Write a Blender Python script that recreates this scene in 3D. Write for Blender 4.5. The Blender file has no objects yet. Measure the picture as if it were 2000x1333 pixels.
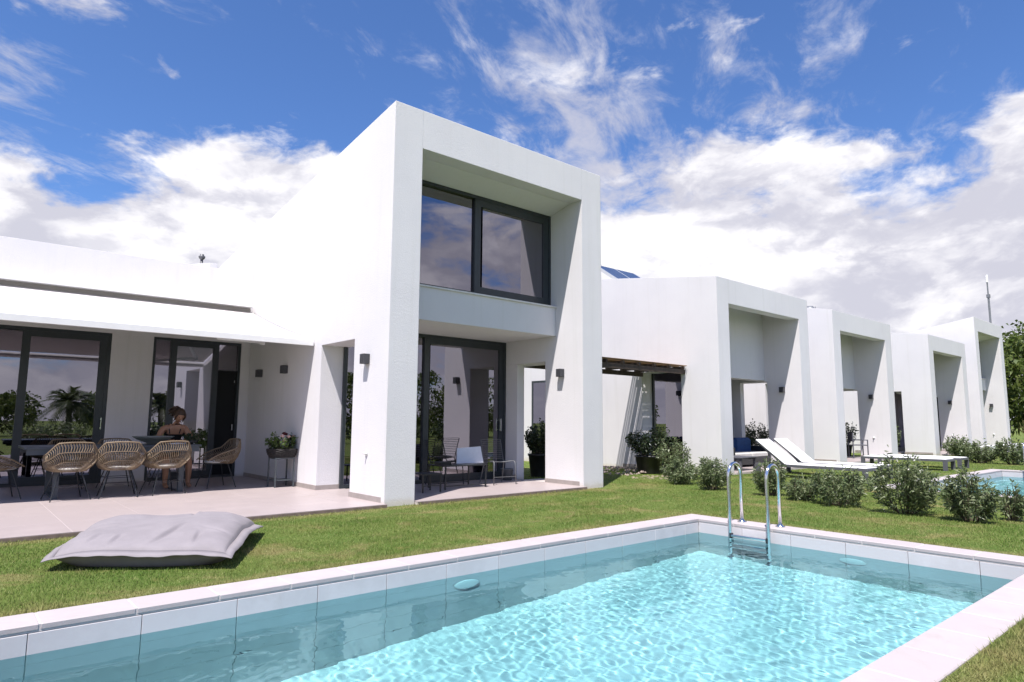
import bpy, math, random
import numpy as np
from mathutils import Vector, Matrix
random.seed(7); RNG = np.random.default_rng(11)
R = math.radians
scene = bpy.context.scene
COL = scene.collection

# ------------------------------------------------------------------ camera
cam = bpy.data.cameras.new('camera'); camo = bpy.data.objects.new('camera', cam); COL.objects.link(camo)
cam.sensor_width = 36; cam.lens = 36 * 1276.14 / 2000; cam.clip_start = 0.05; cam.clip_end = 3000
_p, _r, _y = 0.1222, 0.0064, 0.7102
fw = Vector((math.sin(_y) * math.cos(_p), math.cos(_y) * math.cos(_p), math.sin(_p)))
rt = Vector((math.cos(_y), -math.sin(_y), 0)); up = rt.cross(fw)
rt2 = math.cos(_r) * rt + math.sin(_r) * up; up2 = -math.sin(_r) * rt + math.cos(_r) * up
M = Matrix((rt2, up2, -fw)).transposed().to_4x4(); M.translation = (0, 0, 1.2)
camo.matrix_world = M; scene.camera = camo

# ------------------------------------------------------------------ sun + sky
SUN = Vector((1.0, 0.64, -2.52)).normalized()          # direction the light travels
sl = bpy.data.lights.new('sun', 'SUN'); sl.energy = 4.35; sl.angle = R(0.5); sl.color = (1.0, 0.955, 0.90)
so = bpy.data.objects.new('sun', sl); COL.objects.link(so)
so.rotation_euler = SUN.to_track_quat('-Z', 'Y').to_euler(); so.location = (-20, -14, 50)
try: sl.cycles.is_caustics_light = True
except Exception: pass
view = scene.view_settings
view.view_transform = 'Standard'; view.look = 'None'; view.gamma = 1; view.use_curve_mapping = False
view.exposure = 0.87

class NT:
    """small node-tree helper"""
    def __init__(s, nt): s.nt = nt
    def n(s, t, **kw):
        nd = s.nt.nodes.new(t)
        for k, v in kw.items():
            if k == 'ins':
                for i, val in v.items():
                    if hasattr(val, 'is_output'): s.nt.links.new(val, nd.inputs[i])
                    else: nd.inputs[i].default_value = val
            else: setattr(nd, k, v)
        return nd
    def math(s, op, a, b=0.0, c=None, clamp=False):
        ins = {0: a, 1: b}
        if c is not None: ins[2] = c
        return s.n('ShaderNodeMath', operation=op, use_clamp=clamp, ins=ins).outputs[0]
    def vmath(s, op, a, b=(0, 0, 0)):
        return s.n('ShaderNodeVectorMath', operation=op, ins={0: a, 1: b}).outputs[0]
    def mapr(s, v, a, b, c=0.0, d=1.0, smooth=True):
        nd = s.n('ShaderNodeMapRange', interpolation_type='SMOOTHSTEP' if smooth else 'LINEAR', ins={0: v, 1: a, 2: b, 3: c, 4: d})
        return nd.outputs[0]
    def noise(s, vec, scale, detail=4.0, rough=0.55, dist=0.0, dim='3D', w=0.0):
        nd = s.n('ShaderNodeTexNoise', noise_dimensions=dim, ins={'Scale': scale, 'Detail': detail, 'Roughness': rough, 'Distortion': dist})
        if vec is not None: s.nt.links.new(vec, nd.inputs['Vector'])
        if dim == '4D': nd.inputs['W'].default_value = w
        return nd.outputs['Fac']
    def mix(s, f, a, b, blend='MIX'):
        nd = s.n('ShaderNodeMix', data_type='RGBA', blend_type=blend)
        for i, v in ((0, f), (6, a), (7, b)):
            if hasattr(v, 'is_output'): s.nt.links.new(v, nd.inputs[i])
            else: nd.inputs[i].default_value = v if i == 0 or len(v) == 4 else (*v, 1)
        return nd.outputs[2]

world = bpy.data.worlds.new('World'); scene.world = world; world.use_nodes = True
def build_world():
    nt = world.node_tree; nt.nodes.clear(); h = NT(nt)
    tc = h.n('ShaderNodeTexCoord').outputs['Generated']
    sky = h.n('ShaderNodeTexSky', sky_type='NISHITA', sun_disc=False)
    sky.sun_elevation = math.asin(-SUN.z); sky.sun_rotation = math.atan2(-SUN.x, -SUN.y)
    sky.altitude = 0; sky.air_density = 1.0; sky.dust_density = 0.3; sky.ozone_density = 2.5
    skyc = h.mix(1.0, sky.outputs[0], (1.02, 1.36, 1.92), 'MULTIPLY')
    d = h.vmath('NORMALIZE', tc)
    sep = h.n('ShaderNodeSeparateXYZ', ins={0: d}); x, y, z = sep.outputs
    zc = h.math('MAXIMUM', z, 0.0)
    # cumulus bank, flattened towards the horizon
    sc = h.n('ShaderNodeCombineXYZ', ins={0: x, 1: y, 2: h.math('MULTIPLY', z, 1.9)}).outputs[0]
    warp = h.n('ShaderNodeTexNoise', ins={'Vector': sc, 'Scale': 5.0, 'Detail': 3.0}).outputs['Color']
    scw = h.vmath('ADD', sc, h.vmath('MULTIPLY', h.vmath('SUBTRACT', warp, (0.5, 0.5, 0.5)), (0.10, 0.10, 0.10)))
    n1 = h.noise(scw, 2.9, 10.0, 0.60, dim='4D', w=CLOUD_W[0])
    bias = h.math('ADD', h.mapr(z, 0.21, 0.50, 0.21, -0.13, smooth=False), h.mapr(h.math('ADD', h.math('MULTIPLY', x, 0.65), h.math('MULTIPLY', y, 0.76)), -0.55, 0.25, -0.11, 0.0, smooth=False))
    m1 = h.mapr(h.math('ADD', n1, bias), 0.495, 0.57)
    # high streaky cloud on a flat layer
    inv = h.math('DIVIDE', 1.0, h.math('ADD', zc, 0.10))
    px = h.math('MULTIPLY', x, inv); py = h.math('MULTIPLY', y, inv)
    ca, sa = math.cos(R(28)), math.sin(R(28))
    u = h.math('ADD', h.math('MULTIPLY', px, ca), h.math('MULTIPLY', py, sa))
    v = h.math('SUBTRACT', h.math('MULTIPLY', py, ca), h.math('MULTIPLY', px, sa))
    fl = h.n('ShaderNodeCombineXYZ', ins={0: h.math('MULTIPLY', u, 1.0), 1: h.math('MULTIPLY', v, 1.9), 2: 0.0}).outputs[0]
    n2 = h.noise(fl, 4.0, 11.0, 0.64, 0.5, dim='4D', w=CLOUD_W[1])
    cover = h.noise(fl, 0.62, 2.0, 0.5, dim='4D', w=CLOUD_W[2])
    m2 = h.mapr(h.math('ADD', n2, h.mapr(cover, 0.36, 0.62, -0.16, 0.12, smooth=False)), 0.47, 0.78)
    m2 = h.math('MULTIPLY', m2, 0.80)
    mask = h.math('SUBTRACT', 1.0, h.math('MULTIPLY', h.math('SUBTRACT', 1.0, m1), h.math('SUBTRACT', 1.0, m2)))
    # relief: cloud density sampled a little higher towards the sun
    off = h.vmath('ADD', scw, (-0.045, -0.03, 0.10))
    n1b = h.noise(off, 2.9, 7.0, 0.57, dim='4D', w=CLOUD_W[0])
    rel = h.mapr(h.math('SUBTRACT', n1, n1b), -0.10, 0.12)
    body = h.mapr(h.noise(scw, 4.2, 6.0, 0.6, dim='4D', w=3.3), 0.42, 0.64)
    f1 = h.noise(scw, 10.0, 6.0, 0.6, dim='4D', w=7.1); f2 = h.noise(h.vmath('ADD', scw, (-0.012, -0.008, 0.032)), 10.0, 5.0, 0.58, dim='4D', w=7.1)
    rel2 = h.mapr(h.math('SUBTRACT', f1, f2), -0.10, 0.10)
    sh = h.math('ADD', h.math('ADD', h.math('MULTIPLY', rel, 0.42), h.math('MULTIPLY', rel2, 0.24)), h.math('MULTIPLY', body, 0.34))
    cc = h.mix(h.mapr(sh, 0.18, 0.84), (7.3, 7.3, 8.4), (12.3, 12.1, 12.4))
    hz = h.mapr(z, 0.0, 0.10, 1.0, 0.0)
    mask = h.math('MAXIMUM', mask, h.mapr(z, 0.0, 0.05, 1.0, 0.0))
    cc = h.mix(h.math('MULTIPLY', hz, 0.45), cc, (7.6, 7.6, 8.9))
    col = h.mix(mask, skyc, cc)
    bg = h.n('ShaderNodeBackground', ins={0: col, 1: 0.05})
    out = h.n('ShaderNodeOutputWorld'); nt.links.new(bg.outputs[0], out.inputs[0])
CLOUD_W = (2.2, 3.2, 1.9)
build_world()
cy = scene.cycles
cy.use_denoising = True; cy.max_bounces = 10; cy.diffuse_bounces = 2; cy.glossy_bounces = 5; cy.transmission_bounces = 6
cy.transparent_max_bounces = 12; cy.sample_clamp_indirect = 6.0; cy.use_fast_gi = False

# ------------------------------------------------------------------ materials
MATS = {}
def pos(h): return h.n('ShaderNodeNewGeometry').outputs['Position']
def mat(name, col, rough=0.6, var=0.0, vscale=3.0, bump=0.0, bscale=80.0, metal=0.0, spec=0.5, col2=None, local=False, objvar=0.0):
    if name in MATS: return MATS[name]
    m = bpy.data.materials.new(name); m.use_nodes = True; nt = m.node_tree; h = NT(nt)
    b = nt.nodes['Principled BSDF']
    b.inputs['Roughness'].default_value = rough; b.inputs['Metallic'].default_value = metal
    b.inputs['Specular IOR Level'].default_value = spec
    P = h.n('ShaderNodeTexCoord').outputs['Object'] if local else pos(h)
    c = (*col, 1)
    if objvar:
        rn = h.n('ShaderNodeObjectInfo').outputs['Random']
    if var > 0 or col2:
        c2 = (*col2, 1) if col2 else tuple([max(0, x * (1 - var)) for x in col]) + (1,)
        f = h.mapr(h.noise(P, vscale, 5.0, 0.6), 0.35, 0.65)
        cc_ = h.mix(f, c, c2)
        if objvar:
            cc_ = h.mix(h.mapr(rn, 0, 1, 0.0, 1.0, smooth=False), cc_, tuple(x * (1 - objvar) for x in col) + (1,))
            st = h.mapr(h.noise(P, 1.7, 6.0, 0.7, 0.8), 0.56, 0.78, 0.0, 0.45)
            cc_ = h.mix(st, cc_, tuple(x * k_ for x, k_ in zip(col, (0.72, 0.68, 0.62))) + (1,))
        nt.links.new(cc_, b.inputs['Base Color'])
    else: b.inputs['Base Color'].default_value = c
    if bump > 0:
        bn = h.n('ShaderNodeBump', ins={'Strength': bump, 'Distance': 0.01, 'Height': h.noise(P, bscale, 3.0, 0.6)})
        nt.links.new(bn.outputs[0], b.inputs['Normal'])
    MATS[name] = m; return m

def m_stucco():
    m = bpy.data.materials.new('stucco'); m.use_nodes = True; nt = m.node_tree; h = NT(nt); b = nt.nodes['Principled BSDF']
    P = pos(h)
    f = h.mapr(h.noise(P, 1.1, 6.0, 0.6), 0.3, 0.7)
    c = h.mix(f, (0.715, 0.695, 0.715), (0.685, 0.665, 0.69))
    # rain streaks below the parapets: stretched noise, stronger high up
    sp = h.n('ShaderNodeSeparateXYZ', ins={0: P})
    st = h.n('ShaderNodeCombineXYZ', ins={0: h.math('MULTIPLY', sp.outputs[0], 7.0), 1: h.math('MULTIPLY', sp.outputs[1], 7.0), 2: h.math('MULTIPLY', sp.outputs[2], 0.35)}).outputs[0]
    g = h.mapr(h.noise(st, 1.0, 4.0, 0.6), 0.50, 0.80, 0.0, 0.36)
    c = h.mix(g, c, (0.60, 0.585, 0.575))
    # soil splash close to the lawn
    low = h.mapr(h.math('ADD', sp.outputs[2], h.math('MULTIPLY', h.noise(P, 9.0, 3.0), -0.14)), -0.05, 0.07, 0.5, 0.0)
    c = h.mix(low, c, (0.52, 0.44, 0.33))
    nt.links.new(c, b.inputs['Base Color']); b.inputs['Roughness'].default_value = 0.85; b.inputs['Specular IOR Level'].default_value = 0.25
    hgt = h.math('ADD', h.noise(P, 55.0, 4.0, 0.6), h.math('MULTIPLY', h.noise(P, 160.0, 2.0, 0.6), 0.6))
    bv = h.n('ShaderNodeBevel', samples=4, ins={'Radius': 0.012})
    nt.links.new(h.n('ShaderNodeBump', ins={'Strength': 0.30, 'Distance': 0.012, 'Height': hgt, 'Normal': bv.outputs[0]}).outputs[0], b.inputs['Normal'])
    return m
M_STUCCO = m_stucco()
M_PAINT = mat('interior_paint', (0.62, 0.61, 0.59), 0.8, 0.06)
M_FRAME = mat('anthracite_frame', (0.028, 0.036, 0.044), 0.38, 0.15, 8, 0.04, 200)
M_DARK = mat('dark_metal', (0.02, 0.022, 0.026), 0.42, 0.2, 20)
M_LAMP = mat('lamp_grey', (0.05, 0.05, 0.058), 0.5, 0.15, 20)
M_FLOORIN = mat('interior_floor', (0.16, 0.13, 0.10), 0.5, 0.1)
M_SILL = mat('marble_sill', (0.72, 0.70, 0.70), 0.35, 0.1, 12)
M_SKIRT = mat('skirting_tile', (0.36, 0.315, 0.30), 0.5, 0.12, 7)
M_TILE = mat('terrace_tile', (0.40, 0.338, 0.335), 0.42, 0.10, 2.2, 0.05, 60, objvar=0.07)
M_GROUT = mat('terrace_grout', (0.52, 0.46, 0.45), 0.8, 0.1, 30)
M_COPING = mat('coping_stone', (0.46, 0.405, 0.41), 0.62, 0.10, 5.0, 0.12, 90, objvar=0.10)
M_CGROUT = mat('coping_grout', (0.54, 0.49, 0.48), 0.8, 0.1, 30)
M_PTILE = mat('pool_tile', (0.60, 0.565, 0.585), 0.4, 0.10, 4.0, 0.05, 70, objvar=0.08)
M_PFLOOR = mat('pool_floor_tile', (0.76, 0.77, 0.765), 0.45, 0.08, 9.0)
M_PGROUT = mat('pool_grout', (0.50, 0.49, 0.51), 0.8)
M_STEEL = mat('polished_steel', (0.72, 0.73, 0.75), 0.16, 0.05, 10, metal=1.0)
M_AWN = mat('awning_canvas', (0.60, 0.565, 0.545), 0.9, 0.04, 3, 0.06, 300)
M_WHITEM = mat('white_metal', (0.80, 0.79, 0.79), 0.35, 0.04, 6)
M_BLACK = mat('black_pot', (0.016, 0.016, 0.018), 0.45, 0.3, 9, 0.15, 60)
M_SOIL = mat('soil', (0.05, 0.035, 0.025), 0.95, 0.4, 15, 0.6, 60)

def m_glass():
    m = bpy.data.materials.new('coated_glass'); m.use_nodes = True; nt = m.node_tree; nt.nodes.clear(); h = NT(nt)
    tr = h.n('ShaderNodeBsdfTransparent', ins={0: (0.20, 0.215, 0.22, 1)})
    gl = h.n('ShaderNodeBsdfGlossy', ins={'Color': (0.92, 0.88, 1.0, 1), 'Roughness': 0.0})
    P = pos(h)
    bn = h.n('ShaderNodeBump', ins={'Strength': 0.02, 'Distance': 0.02, 'Height': h.noise(P, 1.4, 1.0)})
    nt.links.new(bn.outputs[0], gl.inputs['Normal'])
    fr = h.n('ShaderNodeFresnel', ins={'IOR': 1.5}).outputs[0]
    f = h.math('ADD', h.math('MULTIPLY', fr, 0.85), 0.22, clamp=True)
    mx = h.n('ShaderNodeMixShader', ins={0: f, 1: tr.outputs[0], 2: gl.outputs[0]})
    out = h.n('ShaderNodeOutputMaterial'); nt.links.new(mx.outputs[0], out.inputs[0]); return m
M_GLASS = m_glass()

def m_water():
    m = bpy.data.materials.new('pool_water'); m.use_nodes = True; nt = m.node_tree; nt.nodes.clear(); h = NT(nt)
    g = h.n('ShaderNodeBsdfGlass', ins={'Color': (0.605, 0.905, 0.945, 1), 'Roughness': 0.0, 'IOR': 1.333})
    out = h.n('ShaderNodeOutputMaterial'); nt.links.new(g.outputs[0], out.inputs['Surface']); return m
M_WATER = m_water()

def m_leaf(name, c1, c2, c3=None, scale=2.5, transl=0.3, rough=0.5, spec=0.35):
    m = bpy.data.materials.new(name); m.use_nodes = True; nt = m.node_tree; h = NT(nt); b = nt.nodes['Principled BSDF']
    P = pos(h); rnd = h.n('ShaderNodeNewGeometry').outputs['Random Per Island']
    c = h.mix(h.mapr(h.noise(P, scale, 4.0, 0.6), 0.32, 0.68), (*c1, 1), (*c2, 1))
    c = h.mix(h.math('MULTIPLY', h.mapr(rnd, 0.3, 1.0), 0.75), c, (*(c3 or c2), 1))
    nt.links.new(c, b.inputs['Base Color']); b.inputs['Roughness'].default_value = rough; b.inputs['Specular IOR Level'].default_value = spec
    t = h.n('ShaderNodeBsdfTranslucent'); nt.links.new(c, t.inputs[0])
    mx = h.n('ShaderNodeMixShader', ins={0: transl, 1: b.outputs[0], 2: t.outputs[0]})
    nt.links.new(mx.outputs[0], nt.nodes['Material Output'].inputs[0]); return m
def m_grass():
    m = m_leaf('grass_blades', (0.118, 0.210, 0.034), (0.220, 0.275, 0.070), (0.32, 0.315, 0.125), 1.3, 0.35, 0.55, 0.25)
    nt = m.node_tree; h = NT(nt); P = pos(h); sp = h.n('ShaderNodeSeparateXYZ', ins={0: P}); b = nt.nodes['Principled BSDF']; lk = b.inputs['Base Color'].links[0].from_socket
    c = h.mix(lawn_wear(h, P, sp), lk, (0.36, 0.30, 0.14))
    for l in list(lk.links):
        if l.to_node.type != 'MIX': nt.links.new(c, l.to_socket)
    return m
M_OLE = m_leaf('oleander_leaves', (0.085, 0.125, 0.052), (0.15, 0.19, 0.088), (0.23, 0.25, 0.14), 6.0, 0.25, 0.42)
M_DLEAF = m_leaf('dark_leaves', (0.022, 0.038, 0.018), (0.040, 0.060, 0.026), (0.055, 0.075, 0.035), 6.0, 0.2, 0.32)
M_TLEAF = m_leaf('tree_leaves', (0.060, 0.098, 0.020), (0.11, 0.15, 0.035), (0.17, 0.20, 0.055), 1.2, 0.35, 0.45)
M_PALM = m_leaf('palm_fronds', (0.045, 0.075, 0.022), (0.085, 0.11, 0.035), (0.12, 0.13, 0.05), 2.0, 0.25, 0.4)
M_BARK = mat('bark', (0.10, 0.075, 0.055), 0.9, 0.4, 12, 0.5, 40)

def lawn_wear(h, P, sp):
    """dry strip along the stone edges and a few straw patches"""
    X, Y = sp.outputs[0], sp.outputs[1]
    d1 = h.math('ABSOLUTE', h.math('SUBTRACT', Y, 5.20)); d2 = h.math('ABSOLUTE', h.math('SUBTRACT', X, 7.62)); d3 = h.math('ABSOLUTE', h.math('SUBTRACT', Y, 8.02)); d4 = h.math('ABSOLUTE', h.math('SUBTRACT', Y, 1.02))
    d1 = h.math('ADD', d1, h.mapr(X, 7.5, 8.0, 0.0, 1.0)); d2 = h.math('ADD', d2, h.mapr(Y, 5.2, 5.6, 0.0, 1.0)); d3 = h.math('ADD', d3, h.mapr(X, 9.0, 9.6, 0.0, 1.0)); d4 = h.math('ADD', d4, h.mapr(X, 7.5, 8.0, 0.0, 1.0))
    d = h.math('MINIMUM', h.math('MINIMUM', d1, d2), h.math('MINIMUM', d3, d4))
    e = h.mapr(h.math('ADD', d, h.math('MULTIPLY', h.noise(P, 5.0, 4.0, 0.6), 0.28)), 0.10, 0.34, 0.65, 0.0)
    pt = h.mapr(h.noise(P, 1.3, 6.0, 0.68, 0.7), 0.50, 0.68, 0.0, 0.80)
    return h.math('MAXIMUM', e, pt)
def m_lawn():
    m = bpy.data.materials.new('lawn'); m.use_nodes = True; nt = m.node_tree; h = NT(nt); b = nt.nodes['Principled BSDF']
    P = pos(h); sp = h.n('ShaderNodeSeparateXYZ', ins={0: P})
    st = h.n('ShaderNodeCombineXYZ', ins={0: h.math('MULTIPLY', sp.outputs[0], 0.5), 1: h.math('MULTIPLY', sp.outputs[1], 1.6), 2: 0.0}).outputs[0]
    c = h.mix(h.mapr(h.noise(st, 1.1, 5.0, 0.62), 0.34, 0.66), (0.095, 0.165, 0.030), (0.18, 0.225, 0.058))
    c = h.mix(h.mapr(h.noise(P, 2.3, 4.0, 0.6, 0.6), 0.58, 0.74, 0.0, 0.75), c, (0.29, 0.235, 0.085))
    c = h.mix(lawn_wear(h, P, sp), c, (0.33, 0.27, 0.125))
    c = h.mix(h.mapr(h.noise(P, 130.0, 2.0, 0.7), 0.35, 0.7), c, (0.05, 0.07, 0.012))
    nt.links.new(c, b.inputs['Base Color']); b.inputs['Roughness'].default_value = 0.9; b.inputs['Specular IOR Level'].default_value = 0.15
    nt.links.new(h.n('ShaderNodeBump', ins={'Strength': 0.8, 'Distance': 0.02, 'Height': h.noise(P, 90.0, 3.0, 0.7)}).outputs[0], b.inputs['Normal'])
    return m
M_LAWN = m_lawn(); M_GRASS = m_grass()

# ------------------------------------------------------------------ mesh helpers
class MB:
    def __init__(s): s.v = []; s.f = []
    def add(s, vs, fs):
        o = len(s.v); s.v += [tuple(v) for v in vs]; s.f += [tuple(i + o for i in f) for f in fs]; return s
    def box(s, x0, x1, y0, y1, z0, z1):
        return s.add([(x0, y0, z0), (x1, y0, z0), (x1, y1, z0), (x0, y1, z0), (x0, y0, z1), (x1, y0, z1), (x1, y1, z1), (x0, y1, z1)],
                     [(3, 2, 1, 0), (4, 5, 6, 7), (0, 1, 5, 4), (1, 2, 6, 5), (2, 3, 7, 6), (3, 0, 4, 7)])
    def bbox(s, x0, x1, y0, y1, z0, z1, b):
        """box with bevelled edges on the top rim and the verticals"""
        vs = []
        for z, i in ((z0, 0), (z1 - b, 0), (z1, b)):
            x, X, y, Y = x0 + i, x1 - i, y0 + i, y1 - i
            vs += [(x + b, y, z), (X - b, y, z), (X, y + b, z), (X, Y - b, z), (X - b, Y, z), (x + b, Y, z), (x, Y - b, z), (x, y + b, z)]
        fs = [tuple(range(7, -1, -1)), tuple(range(16, 24))]
        for k in (0, 8):
            for i in range(8): fs.append((k + i, k + (i + 1) % 8, k + 8 + (i + 1) % 8, k + 8 + i))
        return s.add(vs, fs)
    def prism(s, prof, axis, a, b):
        """closed 2D profile extruded along axis: 'x' -> profile (y,z); 'y' -> (x,z); 'z' -> (x,y)"""
        n = len(prof)
        def p(q, t): return (t, q[0], q[1]) if axis == 'x' else (q[0], t, q[1]) if axis == 'y' else (q[0], q[1], t)
        return s.add([p(q, a) for q in prof] + [p(q, b) for q in prof],
                     [tuple(range(n - 1, -1, -1)), tuple(range(n, 2 * n))] + [(i, (i + 1) % n, n + (i + 1) % n, n + i) for i in range(n)])
    def tube(s, pts, r, n=8, cap=True, closed=False):
        pts = [Vector(p) for p in pts]; m = len(pts); rs = r if isinstance(r, (list, tuple)) else [r] * m
        tang = [(pts[(i + 1) % m if closed else min(i + 1, m - 1)] - pts[(i - 1) % m if closed else max(i - 1, 0)]).normalized() for i in range(m)]
        ref = Vector((0, 0, 1)) if abs(tang[0].z) < 0.9 else Vector((1, 0, 0))
        nrm = (ref - tang[0] * ref.dot(tang[0])).normalized(); vs = []
        for i in range(m):
            nrm = (nrm - tang[i] * nrm.dot(tang[i])); nrm = nrm.normalized() if nrm.length > 1e-6 else tang[i].orthogonal().normalized()
            bn = tang[i].cross(nrm)
            for k in range(n):
                a = 2 * math.pi * k / n; vs.append(pts[i] + (nrm * math.cos(a) + bn * math.sin(a)) * rs[i])
        fs = []
        for i in range(m if closed else m - 1):
            j = (i + 1) % m
            for k in range(n): fs.append((i * n + k, i * n + (k + 1) % n, j * n + (k + 1) % n, j * n + k))
        if cap and not closed: fs += [tuple(range(n - 1, -1, -1)), tuple(range((m - 1) * n, m * n))]
        return s.add(vs, fs)
    def lathe(s, prof, n=24, c=(0, 0, 0), sx=1, sy=1):
        vs = []; m = len(prof)
        for r, z in prof:
            for k in range(n):
                a = 2 * math.pi * k / n; vs.append((c[0] + r * sx * math.cos(a), c[1] + r * sy * math.sin(a), c[2] + z))
        fs = [(i * n + k, i * n + (k + 1) % n, (i + 1) * n + (k + 1) % n, (i + 1) * n + k) for i in range(m - 1) for k in range(n)]
        fs += [tuple(range(n - 1, -1, -1)), tuple(range((m - 1) * n, m * n))]
        return s.add(vs, fs)
    def bar(s, a, b, w, t, upv=(0, 0, 1)):
        """rectangular bar from a to b, w wide (sideways), t thick"""
        a, b = Vector(a), Vector(b); d = (b - a).normalized(); u = Vector(upv)
        sd = d.cross(u); sd = sd.normalized() if sd.length > 1e-5 else Vector((1, 0, 0)); u2 = sd.cross(d)
        vs = [q + sd * (w / 2 * i) + u2 * (t / 2 * j) for q in (a, b) for i, j in ((-1, -1), (1, -1), (1, 1), (-1, 1))]
        return s.add(vs, [(3, 2, 1, 0), (4, 5, 6, 7), (0, 1, 5, 4), (1, 2, 6, 5), (2, 3, 7, 6), (3, 0, 4, 7)])
    def build(s, name, m, parent=None, smooth=False, loc=None):
        me = bpy.data.meshes.new(name); me.from_pydata(s.v, [], s.f); me.materials.append(m)
        if smooth: me.polygons.foreach_set('use_smooth', [True] * len(me.polygons))
        me.update(); o = bpy.data.objects.new(name, me); COL.objects.link(o)
        if parent: o.parent = parent
        if loc: o.location = loc
        return o
def fixn(o):
    import bmesh
    bm = bmesh.new(); bm.from_mesh(o.data); bmesh.ops.recalc_face_normals(bm, faces=bm.faces); bm.to_mesh(o.data); bm.free(); return o
def share(name, me, parent=None, loc=(0, 0, 0), rz=0):
    o = bpy.data.objects.new(name, me); COL.objects.link(o); o.location = loc; o.rotation_euler.z = rz
    if parent: o.parent = parent
    return o
def tag(o, label=None, cat=None, group=None, kind=None):
    if label: o['label'] = label
    if cat: o['category'] = cat
    if group: o['group'] = group
    if kind: o['kind'] = kind
    return o
def empty(name, loc=(0, 0, 0), rz=0, label=None, cat=None, group=None):
    o = bpy.data.objects.new(name, None); COL.objects.link(o); o.location = loc; o.rotation_euler.z = rz; o.empty_display_size = 0.1
    return tag(o, label, cat, group)
def copy_tree(o, parent=None):
    c = o.copy(); COL.objects.link(c); c.parent = parent
    for ch in [x for x in COL.objects if x.parent == o]: copy_tree(ch, c)
    return c
def np_mesh(name, verts, faces, m, parent=None, smooth=False):
    """verts (N,3), faces (F,k) of equal size"""
    me = bpy.data.meshes.new(name); N, F, k = len(verts), len(faces), faces.shape[1]
    me.vertices.add(N); me.vertices.foreach_set('co', np.ascontiguousarray(verts, dtype=np.float32).ravel())
    me.loops.add(F * k); me.loops.foreach_set('vertex_index', np.ascontiguousarray(faces, dtype=np.int32).ravel())
    me.polygons.add(F); me.polygons.foreach_set('loop_start', np.arange(0, F * k, k, dtype=np.int32)); me.polygons.foreach_set('loop_total', np.full(F, k, dtype=np.int32))
    if smooth: me.polygons.foreach_set('use_smooth', np.ones(F, dtype=bool))
    me.materials.append(m); me.update(calc_edges=True); me.validate()
    o = bpy.data.objects.new(name, me); COL.objects.link(o)
    if parent: o.parent = parent
    return o

# ------------------------------------------------------------------ ground, pools, terrace
POOLS = [(-0.48, 7.52), (13.40, 21.40)]; PY0, PY1 = 1.135, 5.11; CW = 0.298
def build_lawn():
    xs = [-250, POOLS[0][0], POOLS[0][1], POOLS[1][0], POOLS[1][1], 600]; ys = [-300, PY0, PY1, 600]; b = MB()
    for i in range(5):
        for j in range(3):
            if j == 1 and i in (1, 3): continue
            b.add([(xs[i], ys[j], 0), (xs[i + 1], ys[j], 0), (xs[i + 1], ys[j + 1], 0), (xs[i], ys[j + 1], 0)], [(0, 1, 2, 3)])
    tag(b.build('ground', M_LAWN), 'mown green lawn around the pools and houses', 'lawn', kind='structure')
build_lawn()

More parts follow.
